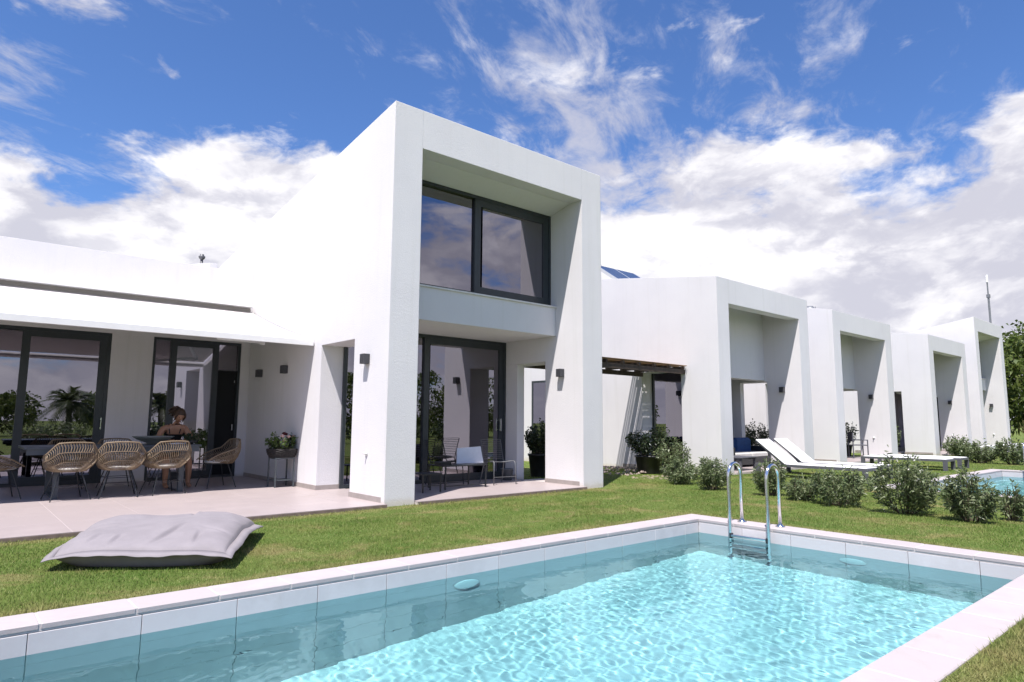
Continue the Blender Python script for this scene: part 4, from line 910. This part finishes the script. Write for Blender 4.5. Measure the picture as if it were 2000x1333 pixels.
# ------------------------------------------------------------------ woman at the table
def skin_obj(name, verts, edges, radii, m, parent, root=0, sub=2):
    me = bpy.data.meshes.new(name); me.from_pydata(verts, edges, []); me.materials.append(m)
    o = bpy.data.objects.new(name, me); COL.objects.link(o); o.parent = parent
    sk = o.modifiers.new('skin', 'SKIN'); sk.use_smooth_shade = True; lay = me.skin_vertices[0].data
    for i, r in enumerate(radii): lay[i].radius = r if isinstance(r, tuple) else (r, r)
    lay[root].use_root = True
    ss = o.modifiers.new('sub', 'SUBSURF'); ss.levels = sub; ss.render_levels = sub; return o
def woman():
    e = empty('person', (3.02, 12.66, FZ), 0, 'woman in a black strap top, hair tied up, writing at the table', 'person')
    SK = mat('skin', (0.36, 0.185, 0.115), 0.5, 0.08, 12); HR = mat('brown_hair', (0.055, 0.026, 0.013), 0.55, 0.4, 30, 0.5, 120); BK = mat('black_cloth', (0.012, 0.012, 0.014), 0.85)
    # local: faces -y (the table and camera), x to picture right
    V = []; E_ = []; Rr = []
    def chain(pts, start=None):
        prev = start
        for p, r in pts:
            V.append(p); Rr.append(r); k = len(V) - 1
            if prev is not None: E_.append((prev, k))
            prev = k
        return prev
    pel = chain([((0, 0.05, 0.50), (0.15, 0.12))]); waist = chain([((0.0, 0.0, 0.66), (0.125, 0.095))], pel)
    chest = chain([((0.0, -0.09, 0.85), (0.145, 0.105)), ((0.01, -0.16, 0.985), (0.13, 0.085))], waist)
    neck = chain([((0.02, -0.20, 1.05), 0.058), ((0.035, -0.235, 1.12), 0.052)], chest)
    shl = chain([((-0.165, -0.15, 0.99), 0.062)], chest); shr = chain([((0.175, -0.17, 0.985), 0.062)], chest)
    # picture-left arm: elbow on the table, forearm towards the notebook
    la = chain([((-0.245, -0.24, 0.86), 0.048), ((-0.235, -0.40, 0.785), 0.042), ((-0.14, -0.50, 0.785), 0.034), ((-0.06, -0.545, 0.785), 0.026)], shl)
    # picture-right arm: bent, forearm on the table, hand writing
    ra = chain([((0.245, -0.27, 0.86), 0.048), ((0.225, -0.38, 0.785), 0.042), ((0.14, -0.47, 0.79), 0.033), ((0.07, -0.535, 0.80), 0.026)], shr)
    for s, kx in ((-1, -0.16), (1, 0.20)):
        hip = chain([((0.10 * s, 0.02, 0.49), 0.095), ((0.13 * s, -0.20, 0.50), 0.085), ((kx, -0.42, 0.49), 0.062), ((kx + 0.02, -0.40, 0.26), 0.052), ((kx + 0.02, -0.38, 0.09), 0.038), ((kx + 0.02, -0.42, 0.04), 0.04), ((kx + 0.03, -0.52, 0.025), 0.03)], pel)
    body = skin_obj('body', V, E_, Rr, SK, e, pel)
    # hands: palm plus five fingers each
    for nm, wr_, dr in (('hand', Vector((-0.06, -0.545, 0.787)), Vector((0.75, -0.6, -0.05))), ('hand', Vector((0.07, -0.535, 0.802)), Vector((-0.55, -0.8, -0.12)))):
        dr.normalize(); sd = dr.cross(Vector((0, 0, 1))).normalized(); hv, he, hr = [tuple(wr_)], [], [(0.024, 0.018)]
        pc = wr_ + dr * 0.05; hv.append(tuple(pc)); hr.append((0.036, 0.016)); he.append((0, 1))
        for k, (off, ln) in enumerate(((-0.028, 0.060), (-0.010, 0.070), (0.009, 0.066), (0.027, 0.052))):
            b = pc + dr * 0.035 + sd * off; i0 = len(hv)
            hv += [tuple(b), tuple(b + dr * ln * 0.5 + Vector((0, 0, 0.008))), tuple(b + dr * ln + Vector((0, 0, -0.014)))]; hr += [0.009, 0.0085, 0.007]; he += [(1, i0), (i0, i0 + 1), (i0 + 1, i0 + 2)]
        th = wr_ + dr * 0.025 - sd * 0.022; i0 = len(hv); hv += [tuple(th), tuple(th - sd * 0.022 + dr * 0.03), tuple(th - sd * 0.018 + dr * 0.055)]; hr += [0.011, 0.0095, 0.008]; he += [(0, i0), (i0, i0 + 1), (i0 + 1, i0 + 2)]
        skin_obj(nm, hv, he, hr, SK, e, 0, 1)
    # head: egg with nose, brow, chin; looks down at the page
    def head_mesh():
        b = MB(); n, m_ = 28, 20; vs = []
        for i in range(m_ + 1):
            ph = math.pi * i / m_ ; zz = math.cos(ph); rr = math.sin(ph)
            for k in range(n):
                a = 2 * math.pi * k / n; x = rr * math.cos(a) * 0.076; y = rr * math.sin(a) * 0.096; z = zz * 0.118
                fr = max(0, -math.sin(a)) * rr
                if z < 0: x *= 1 - 0.30 * (-z / 0.118) ** 1.5; y *= 1 - 0.18 * (-z / 0.118) ** 2 if y > 0 else 1
                nose = math.exp(-((x / 0.014) ** 2)) * math.exp(-(((z + 0.012) / 0.024) ** 2)) * fr
                eye = (math.exp(-(((abs(x) - 0.032) / 0.016) ** 2)) * math.exp(-(((z - 0.008) / 0.014) ** 2))) * fr
                lip = math.exp(-((x / 0.024) ** 2)) * math.exp(-(((z + 0.052) / 0.010) ** 2)) * fr; chin = math.exp(-((x / 0.025) ** 2)) * math.exp(-(((z + 0.095) / 0.02) ** 2)) * fr
                y += -0.026 * nose + 0.010 * eye - 0.006 * lip - 0.012 * chin; vs.append((x, y, z))
        b.add(vs, [(i * n + k, (i + 1) * n + k, (i + 1) * n + (k + 1) % n, i * n + (k + 1) % n) for i in range(m_) for k in range(n)]); return b
    hc = Vector((0.045, -0.275, 1.215))
    hd = head_mesh().build('head', SK, e, True, hc); hd.rotation_euler = (R(36), R(9), R(16))
    for s in (-1, 1): MB().lathe([(0, -0.008), (0.022, -0.006), (0.026, 0.0), (0.02, 0.007), (0, 0.008)], 10).build('ear', SK, hd, True, (0.074 * s, 0.012, -0.005)).rotation_euler = (0, R(90), 0)
    for s in (-1, 1): MB().lathe([(0, -0.005), (0.009, 0), (0, 0.005)], 8).build('eye', BK, hd, True, (0.031 * s, -0.083, 0.008))
    MB().lathe([(0, -0.003), (0.018, 0), (0, 0.003)], 10).build('mouth', mat('lips', (0.30, 0.09, 0.07), 0.5), hd, True, (0, -0.093, -0.052))
    # hair: cap with a fringe edge, bun and ponytail
    hb = MB(); n, m_ = 30, 12; vs = []
    for i in range(m_ + 1):
        for k in range(n):
            a = 2 * math.pi * k / n; front = max(0, -math.sin(a)); lim = R(108) - R(48) * front ** 0.7; ph = lim * i / m_
            w = 1 + 0.05 * math.sin(9 * a + 3 * i * 0.3) + 0.03 * math.sin(17 * a); vs.append((0.088 * math.sin(ph) * math.cos(a) * w, 0.110 * math.sin(ph) * math.sin(a) * w + 0.006, 0.130 * math.cos(ph)))
    hb.add(vs, [(i * n + k, (i + 1) * n + k, (i + 1) * n + (k + 1) % n, i * n + (k + 1) % n) for i in range(m_) for k in range(n)]); hr = hb.build('hair', HR, hd, True)
    bn = MB(); rg = random.Random(2)
    for k in range(26):
        a = rg.uniform(0, 6.28); q = Vector((-0.04 + 0.05 * math.cos(a), 0.115 + 0.04 * math.sin(a), 0.03 + rg.uniform(-0.05, 0.05)))
        bn.tube([(-0.02, 0.09, 0.05), q, q + Vector((rg.uniform(-0.06, 0.0), rg.uniform(-0.01, 0.06), rg.uniform(-0.14, -0.04)))], [0.02, 0.022, 0.006], 6)
    for k in range(10):
        s = 1 if k % 2 else -1; bn.tube([(0.06 * s, -0.05, 0.075), (0.078 * s + rg.uniform(-.01, .01), -0.06, 0.01), (0.07 * s + rg.uniform(-.012, .012), -0.055, -0.06 - rg.uniform(0, .05))], [0.012, 0.010, 0.003], 5)
    bn.build('ponytail', HR, hd, True)
    # strap top
    tp = skin_obj('top', [(0, -0.015, 0.70), (0, -0.085, 0.83), (0.005, -0.125, 0.90)], [(0, 1), (1, 2)], [(0.128, 0.10), (0.152, 0.114), (0.146, 0.10)], BK, e, 1)
    for s in (-1, 1): MB().tube([(0.075 * s, -0.225, 0.90), (0.088 * s, -0.235, 0.97), (0.085 * s, -0.185, 1.055), (0.075 * s, -0.08, 1.02), (0.07 * s, -0.02, 0.92)], 0.009, 6).build('strap', BK, e)
    skin_obj('shorts', [(0, 0.05, 0.50), (0.10, 0.02, 0.50), (0.125, -0.15, 0.505), (-0.10, 0.02, 0.50), (-0.125, -0.15, 0.505), (0, 0.02, 0.62)], [(0, 1), (1, 2), (0, 3), (3, 4), (0, 5)], [(0.16, 0.13), 0.105, 0.098, 0.105, 0.098, (0.135, 0.105)], BK, e, 0)
    p = MB().tube([(0.035, -0.615, 0.79), (0.065, -0.565, 0.86)], 0.005, 6).build('pen', mat('white_pen', (0.8, 0.8, 0.85), 0.4)); p.parent = None; p.location = e.location; tag(p, 'white pen in the hand of the woman', 'pen')
woman()

# ------------------------------------------------------------------ flower basket on its stand
def flower_stand():
    e = empty('plant_stand', (4.50, 11.36, FZ), 0, 'dark metal plant stand against the white wall', 'plant stand'); z = 0.50; M_S = mat('stand_grey', (0.060, 0.072, 0.082), 0.5, 0.1, 9)
    for x in (-0.17, 0.15):
        for y in (-0.16, 0.16): MB().box(x, x + 0.022, y, y + 0.022, 0, z - 0.021).build('leg', M_S, e)
    MB().box(-0.17, 0.172, -0.16, 0.182, z - 0.02, z).build('top_frame', M_S, e); MB().box(-0.145, 0.147, -0.135, 0.157, 0.11, 0.125).build('shelf', M_S, e)
    b = empty('flower_basket', (4.50, 11.37, FZ + z + 0.001), 0, 'dark woven basket of leafy plants with pale pink roses', 'flower basket'); rng = np.random.default_rng(12)
    M_W = mat('dark_wicker', (0.03, 0.026, 0.026), 0.7, 0.5, 40, 0.4, 90)
    MB().lathe([(0, 0), (0.20, 0), (0.235, 0.05), (0.255, 0.14), (0.24, 0.14), (0.22, 0.06), (0, 0.05)], 32, (0, 0, 0), 1.0, 0.85).build('basket', M_W, b, True)
    w = MB()
    for k in range(8): w.tube([((0.212 + 0.045 * math.sin(min(1, k / 7) * 1.5) + 0.006 * math.sin(a * 12 + k * math.pi)) * math.cos(a), 0.86 * (0.212 + 0.045 * math.sin(min(1, k / 7) * 1.5) + 0.006 * math.sin(a * 12 + k * math.pi)) * math.sin(a), 0.012 + k * 0.0185) for a in np.linspace(0, 6.283, 49)[:-1]], 0.010, 5, closed=True)
    wo = w.build('weave', M_W, b, True); wo['kind'] = 'stuff'
    MB().lathe([(0, 0), (0.22, 0), (0, 0.02)], 20, (0, 0, 0.11), 1, .85).build('soil', M_SOIL, b)
    ML = m_leaf('basket_leaves', (0.045, 0.085, 0.020), (0.08, 0.13, 0.03), (0.13, 0.17, 0.05), 8.0, 0.3)
    shrub_parts(b, 0.56, 0.30, 900, rng, ML, 0.055, 0.026, 26, 0.12)
    MP = mat('rose_petals', (0.78, 0.50, 0.46), 0.6, 0.15, 40); MR = mat('dark_red_petals', (0.10, 0.012, 0.02), 0.6)
    for (x, y, z_, r, m) in ((-0.03, -0.06, 0.37, 0.046, MP), (0.085, -0.05, 0.36, 0.044, MP), (-0.02, -0.12, 0.29, 0.044, MP), (0.18, -0.02, 0.37, 0.03, MP), (0.05, 0.06, 0.41, 0.05, MR), (0.09, 0.08, 0.40, 0.04, MR)):
        f = MB()
        for k in range(14):
            a = k * 2.4; q = r * (0.35 + 0.65 * k / 14); t = k / 14
            c_, s_ = math.cos(a), math.sin(a)
            f.add([(x + q * 0.2 * c_, y + q * 0.2 * s_, z_ - r * .6), (x + q * c_ - 0.5 * q * s_, y + q * s_ + 0.5 * q * c_, z_ + r * (0.4 - 0.5 * t)), (x + q * 0.9 * c_, y + q * .9 * s_, z_ + r * (0.75 - 0.7 * t)), (x + q * c_ + 0.5 * q * s_, y + q * s_ - 0.5 * q * c_, z_ + r * (0.4 - 0.5 * t))], [(0, 1, 2, 3)])
        f.lathe([(0, -r * .7), (r * .55, -r * .3), (r * .6, r * .15), (0, r * .5)], 10, (x, y, z_)); f.build('flower', m, b, True)
        MB().tube([(x * 0.6, y * 0.6, 0.12), (x, y, z_ - r * 0.5)], 0.003, 4).build('flower_stem', ML, b)
flower_stand()

# ------------------------------------------------------------------ wire furniture on the porch of the tall house
M_WIRE = mat('grey_wire', (0.16, 0.165, 0.175), 0.45, 0.1, 9, metal=0.3)
def wire_chair(loc, rz, label, m):
    e = empty('wire_chair', loc, rz, label, 'chair', 'wire chairs on the porch'); r = 0.006     # local: back towards +y
    def arc(z, y, w, bow): return [(w * math.sin(a), y + bow * (math.cos(a) - 1) * -1 * -1, z) for a in np.linspace(-1.2, 1.2, 11)]
    for sx in (-1, 1):
        MB().tube([(0.24 * sx, -0.23, 0.0), (0.225 * sx, -0.21, 0.40), (0.22 * sx, -0.17, 0.425), (0.215 * sx, 0.18, 0.405), (0.22 * sx, 0.30, 0.80)], 0.009, 7).build('side_frame', m, e, True)
        MB().tube([(0.215 * sx, 0.16, 0.405), (0.24 * sx, 0.27, 0.0)], 0.009, 7).build('leg', m, e)
    for k in range(9): 
        y = -0.17 + 0.042 * k; MB().tube([(-0.22, y, 0.422 - 0.02 * k / 8), (0, y, 0.405 - 0.02 * k / 8), (0.22, y, 0.422 - 0.02 * k / 8)], 0.0045, 5).build('seat_wire', m, e)
    for k in range(11):
        t = k / 10; z = 0.45 + 0.35 * t; y = 0.195 + 0.105 * t; MB().tube([(-0.216, y, z), (-0.12, y + 0.035, z), (0.12, y + 0.035, z), (0.216, y, z)], 0.0045, 5).build('back_wire', m, e)
    for z, y in ((0.14, -0.225),): MB().tube([(-0.235, y, z), (0.235, y, z)], 0.005, 5).build('brace', m, e)
wire_chair((7.86, 9.50, FZ), R(-8), 'grey wire chair beside the grey bucket', M_WIRE)
wire_chair((7.00, 9.98, FZ), R(12), 'black wire chair behind the low metal table', M_DARK)
def porch_table():
    e = empty('metal_table', (6.87, 9.43, FZ), 0, 'low black metal table on the porch', 'table')
    for x in (-0.44, 0.42):
        for y in (-0.26, 0.24): MB().box(x, x + 0.022, y, y + 0.022, 0, 0.379).build('leg', M_DARK, e)
    MB().box(-0.45, 0.452, -0.27, 0.272, 0.38, 0.40).build('table_top', M_DARK, e)
    MB().box(-0.438, 0.44, -0.255, -0.24, 0.05, 0.065).box(-0.438, 0.44, 0.244, 0.259, 0.05, 0.065).build('brace', M_DARK, e)
    c = empty('canvas_board', (7.20, 9.64, FZ + 0.401), R(-3), 'white canvas board propped up on the porch table', 'canvas'); mc = mat('canvas_white', (0.66, 0.68, 0.74), 0.9, 0.06, 9, 0.1, 200)
    fixn(MB().add([(-0.27, -0.13, 0), (0.29, -0.15, 0), (0.27, -0.08, 0.29), (-0.22, -0.06, 0.265), (-0.27, -0.105, -0.0), (0.29, -0.125, 0.0), (0.27, -0.055, 0.288), (-0.22, -0.035, 0.263)], [(0, 1, 2, 3), (7, 6, 5, 4), (0, 4, 5, 1), (1, 5, 6, 2), (2, 6, 7, 3), (3, 7, 4, 0)]).build('board', mc, c))
    MB().bar((-0.2, -0.03, 0.245), (-0.15, 0.1, 0.0), 0.02, 0.02).build('prop', M_DARK, c); MB().bar((0.2, -0.04, 0.25), (0.15, 0.1, 0.0), 0.02, 0.02).build('prop', M_DARK, c)
    for k, (x, y, w, l, hh, lab) in enumerate(((6.55, 9.42, 0.24, 0.17, 0.05, 'dark flat box lying on the porch table'),)):
        t = empty('flat_box', (x, y, FZ + 0.401), 0.1, lab, 'box'); MB().bbox(-w / 2, w / 2, -l / 2, l / 2, 0, hh * .6, 0.004).build('box_base', M_BLACK, t); MB().bbox(-w / 2 - .004, w / 2 + .004, -l / 2 - .004, l / 2 + .004, hh * .6 + .001, hh, 0.004).build('lid', M_DARK, t)
    bk = empty('bucket', (8.47, 9.97, FZ), 0, 'small grey metal bucket by the glass door', 'bucket'); mb = mat('zinc', (0.15, 0.16, 0.175), 0.5, 0.2, 12, metal=0.3)
    MB().lathe([(0, 0), (0.09, 0), (0.125, 0.21), (0.132, 0.215), (0.132, 0.225), (0.118, 0.22), (0.085, 0.02), (0, 0.015)], 24).build('pail', mb, bk, True)
    MB().tube([(0.13 * math.cos(a), 0.02, 0.215 - 0.13 * math.sin(a) * 0.7) for a in np.linspace(0, math.pi, 12)], 0.004, 5).build('handle', mb, bk)
    s = empty('foot_stool', (6.05, 9.15, FZ), 0, 'low dark metal stool behind the front pillar', 'stool')
    for x in (-0.18, 0.16):
        for y in (-0.16, 0.14): MB().box(x, x + 0.02, y, y + 0.02, 0, 0.279).build('leg', M_DARK, s)
    MB().bbox(-0.19, 0.19, -0.17, 0.17, 0.28, 0.30, 0.004).build('seat', M_DARK, s); MB().box(-0.17, 0.17, -0.15, -0.14, 0.10, 0.115).build('brace', M_DARK, s)
porch_table()

# ------------------------------------------------------------------ sofa and table on the porch of the second house, chair on the third
def sofa():
    e = empty('garden_sofa', (16.3, 9.45, FZ), 0, 'dark wicker garden sofa with blue cushions on the second porch', 'sofa'); M_B = mat('blue_cushion', (0.012, 0.055, 0.17), 0.85, 0.2, 9); M_W = mat('pale_cushion', (0.55, 0.53, 0.50), 0.9, 0.1, 9)
    MB().bbox(-0.95, 0.95, -0.32, 0.34, 0.06, 0.26, 0.02).build('base', M_DARK, e); MB().bbox(-0.95, 0.95, 0.36, 0.44, 0.06, 0.68, 0.02).build('back', M_DARK, e)
    for s in (-1, 1):
        x = 0.95 * s; MB().bbox(min(x, x - .1 * s), max(x, x - .1 * s), -0.32, 0.35, 0.261, 0.52, 0.02).build('armrest', M_DARK, e)
        for y in (-0.30, 0.36): MB().box(x - 0.09 if s > 0 else x + .03, x - 0.03 if s > 0 else x + .09, y, y + 0.06, 0, 0.059).build('foot', M_DARK, e)
    for x in (-0.42, 0.42): MB().bbox(x - 0.41, x + 0.41, -0.31, 0.16, 0.262, 0.37, 0.03).build('seat_cushion', M_W, e); MB().bbox(x - 0.40, x + 0.40, 0.17, 0.34, 0.30, 0.74, 0.05).build('back_cushion', M_B, e)
    t = empty('coffee_table', (14.9, 8.75, FZ), R(6), 'low grey slatted coffee table in front of the second porch', 'table')
    for k in range(6): MB().bbox(-0.45, 0.45, -0.30 + k * 0.1, -0.21 + k * 0.1, 0.30, 0.325, 0.004).build('slat', M_ALU, t)
    for x in (-0.42, 0.36):
        for y in (-0.27, 0.21): MB().box(x, x + 0.05, y, y + 0.05, 0, 0.25).build('leg', M_ALU, t)
        MB().box(x, x + .05, -.29, .29, .251, .299).build('rail', M_ALU, t)
    a = empty('garden_armchair', (14.75, 9.6, FZ), R(70), 'garden armchair with a blue cushion at the pillar of the second porch', 'armchair')
    MB().bbox(-0.36, 0.36, -0.34, 0.30, 0.10, 0.26, 0.02).build('base', M_DARK, a); MB().bbox(-0.36, 0.36, 0.30, 0.38, 0.10, 0.70, 0.02).build('back', M_DARK, a)
    MB().bbox(-0.33, 0.33, -0.33, 0.16, 0.262, 0.36, 0.03).build('seat_cushion', M_W, a); MB().bbox(-0.32, 0.32, 0.15, 0.29, 0.37, 0.78, 0.05).build('back_cushion', M_B, a)
    for x in (-0.35, 0.30):
        for y in (-0.33, 0.30): MB().box(x, x + .05, y, y + .05, 0, 0.099).build('foot', M_DARK, a)
    c = empty('metal_chair', (23.2, 9.2, FZ), R(40), 'grey metal chair on the third porch', 'chair')
    for x in (-0.24, 0.21):
        MB().box(x, x + 0.03, -0.24, -0.21, 0, 0.62).build('leg', M_ALU, c); MB().box(x, x + 0.03, 0.21, 0.24, 0, 0.85).build('leg', M_ALU, c); MB().box(x, x + .03, -0.209, 0.209, 0.59, 0.62).build('armrest', M_ALU, c)
    MB().bbox(-0.209, 0.209, -0.24, 0.24, 0.42, 0.45, 0.005).build('seat', M_ALU, c); MB().box(-0.209, 0.209, 0.215, 0.235, 0.55, 0.84).build('backrest', M_ALU, c)
sofa()

# ------------------------------------------------------------------ small ground details
def gravel():
    rng = random.Random(9); b = MB()
    for k in range(420):
        x = rng.uniform(11.7, 13.3); y = rng.uniform(9.6, 12.6) if rng.random() < .6 else rng.uniform(10.6, 12.6); r = rng.uniform(0.02, 0.06)
        vs = [(x + r * rng.uniform(.7, 1.2) * cx, y + r * rng.uniform(.7, 1.2) * cy_, max(0, cz * r * rng.uniform(.5, .9)) + (0.12 * max(0, 1 - abs(x - 12.7) / 0.9)) * 0.6) for cx, cy_, cz in ((1, 0, 0), (0, 1, 0), (-1, 0, 0), (0, -1, 0), (.3, .2, 1), (-.3, -.2, 1))]
        b.add(vs, [(0, 1, 4), (1, 2, 5), (1, 5, 4), (2, 3, 5), (3, 0, 4), (3, 4, 5)])
    tag(b.build('gravel', mat('gravel_stone', (0.42, 0.33, 0.29), 0.9, 0.5, 30)), 'reddish pebbles along the foot of the second house', 'gravel', kind='stuff')
    h = MB().tube([(9.3 + 0.25 * math.sin(k * 0.9) * (0.3 if k > 3 else 1), 3.9 - k * 0.32, 0.018) for k in range(7, 11)], 0.008, 6).build('irrigation_hose', M_BLACK, None, True); tag(h, 'thin black irrigation hose on the lawn beside the shrubs', 'hose')
    bd = MB(); 
    for k in range(60):
        x = rng.uniform(11.3, 12.4); y = rng.uniform(8.5, 9.3); r = rng.uniform(.02, .07); bd.add([(x + r, y, 0.004), (x, y + r, 0.004), (x - r, y, 0.004), (x, y - r, 0.004), (x, y, r * .4)], [(0, 1, 4), (1, 2, 4), (2, 3, 4), (3, 0, 4)])
    tag(bd.build('leaf_litter', mat('dry_leaves', (0.30, 0.25, 0.17), 0.9, 0.5, 30)), 'dry clippings on the grass by the pergola', 'litter', kind='stuff')
gravel()

# ------------------------------------------------------------------ the garden behind the viewer (seen mirrored in the glass)
def palm(loc, th, cr, seed, label):
    e = empty('palm_tree', loc, 0, label, 'palm tree', 'palms mirrored in the windows'); rng = np.random.default_rng(seed)
    MB().tube([(0, 0, -.1), (0.03, 0, th * .5), (0, 0.02, th)], [0.2, 0.17, 0.15], 10).build('trunk', M_BARK, e, True)
    Vs, Fs, o = [], [], 0; st = MB()
    for k in range(64):
        a = rng.uniform(0, 6.283); el = rng.uniform(-0.45, 1.35); L = cr * rng.uniform(0.8, 1.1); pts = []
        for t in np.linspace(0, 1, 9):
            r_ = L * t * math.cos(el) ; z = th + L * t * math.sin(el) - 0.55 * L * t * t; pts.append(np.array([r_ * math.cos(a), r_ * math.sin(a), z]))
        for i in range(2, 9):
            tg = pts[i] - pts[i - 1]; tg /= np.linalg.norm(tg); sd = np.array([-math.sin(a), math.cos(a), 0])
            for s in (-1, 1):
                for q in (0.0, 0.5):
                    b = pts[i - 1] * (1 - q) + pts[i] * q; d = tg * 0.75 + sd * s * 0.6 + np.array([0, 0, -0.22]); ll = 0.34 * cr * (1 - 0.5 * abs(i / 8 - .45)); w = tg * 0.022 * cr
                    Vs += [b - w, b + w, b + d * ll]; Fs.append((o, o + 1, o + 2)); o += 3
        st.tube([tuple(p) for p in pts[::2]], 0.012, 4, False)
    st.build('frond_stems', M_PALM, e); np_mesh('fronds', np.array(Vs), np.array(Fs), M_PALM, e)
palm((5.9, -22, 0), 2.2, 2.15, 1, 'squat palm tree mirrored in the large wing window')
palm((11.3, -22.5, 0), 2.1, 2.0, 2, 'squat palm tree mirrored in the narrow wing pane')
rg = random.Random(4)
for k, (x, y, hgt, cr) in enumerate(((-2, -26, 2.2, 1.8), (2.5, -27, 1.9, 1.9), (9, -26, 2.0, 1.8), (14, -25, 2.6, 1.9), (18.5, -23, 2.9, 2.0), (22.5, -21, 3.2, 2.1), (26.5, -20, 3.4, 2.2), (31, -18, 3.0, 2.2), (36, -16, 3.0, 2.2), (42, -14, 3.0, 2.2))):
    tree('garden_tree', (x, y, 0), 0.5, 0.1, cr * 1.15, hgt * 1.25, 54, 4200, 'bushy green boundary tree seen only mirrored in the house windows', M_TLEAF, 0.26, 0.14, 60 + k, 'boundary trees mirrored in the glass')

for k, (x, y, w, hh) in enumerate(((-3, -9.5, 3.2, 1.0), (0.5, -10.5, 3.2, 1.15), (4, -10.5, 3.4, 0.95), (7.5, -11, 3.2, 1.2), (11, -11, 3.4, 1.1), (14.5, -10.5, 3.2, 1.3), (18, -10, 3.4, 1.2), (22, -9.5, 3.4, 1.3))):
    e = empty('hedge_bush', (x, y, 0), 0, 'low hedge bush seen only mirrored in the house windows', 'bush', 'hedge mirrored in the glass')
    shrub_parts(e, w, hh, 1500, np.random.default_rng(90 + k), M_DLEAF if k % 2 else M_OLE, 0.2, 0.09, 40)
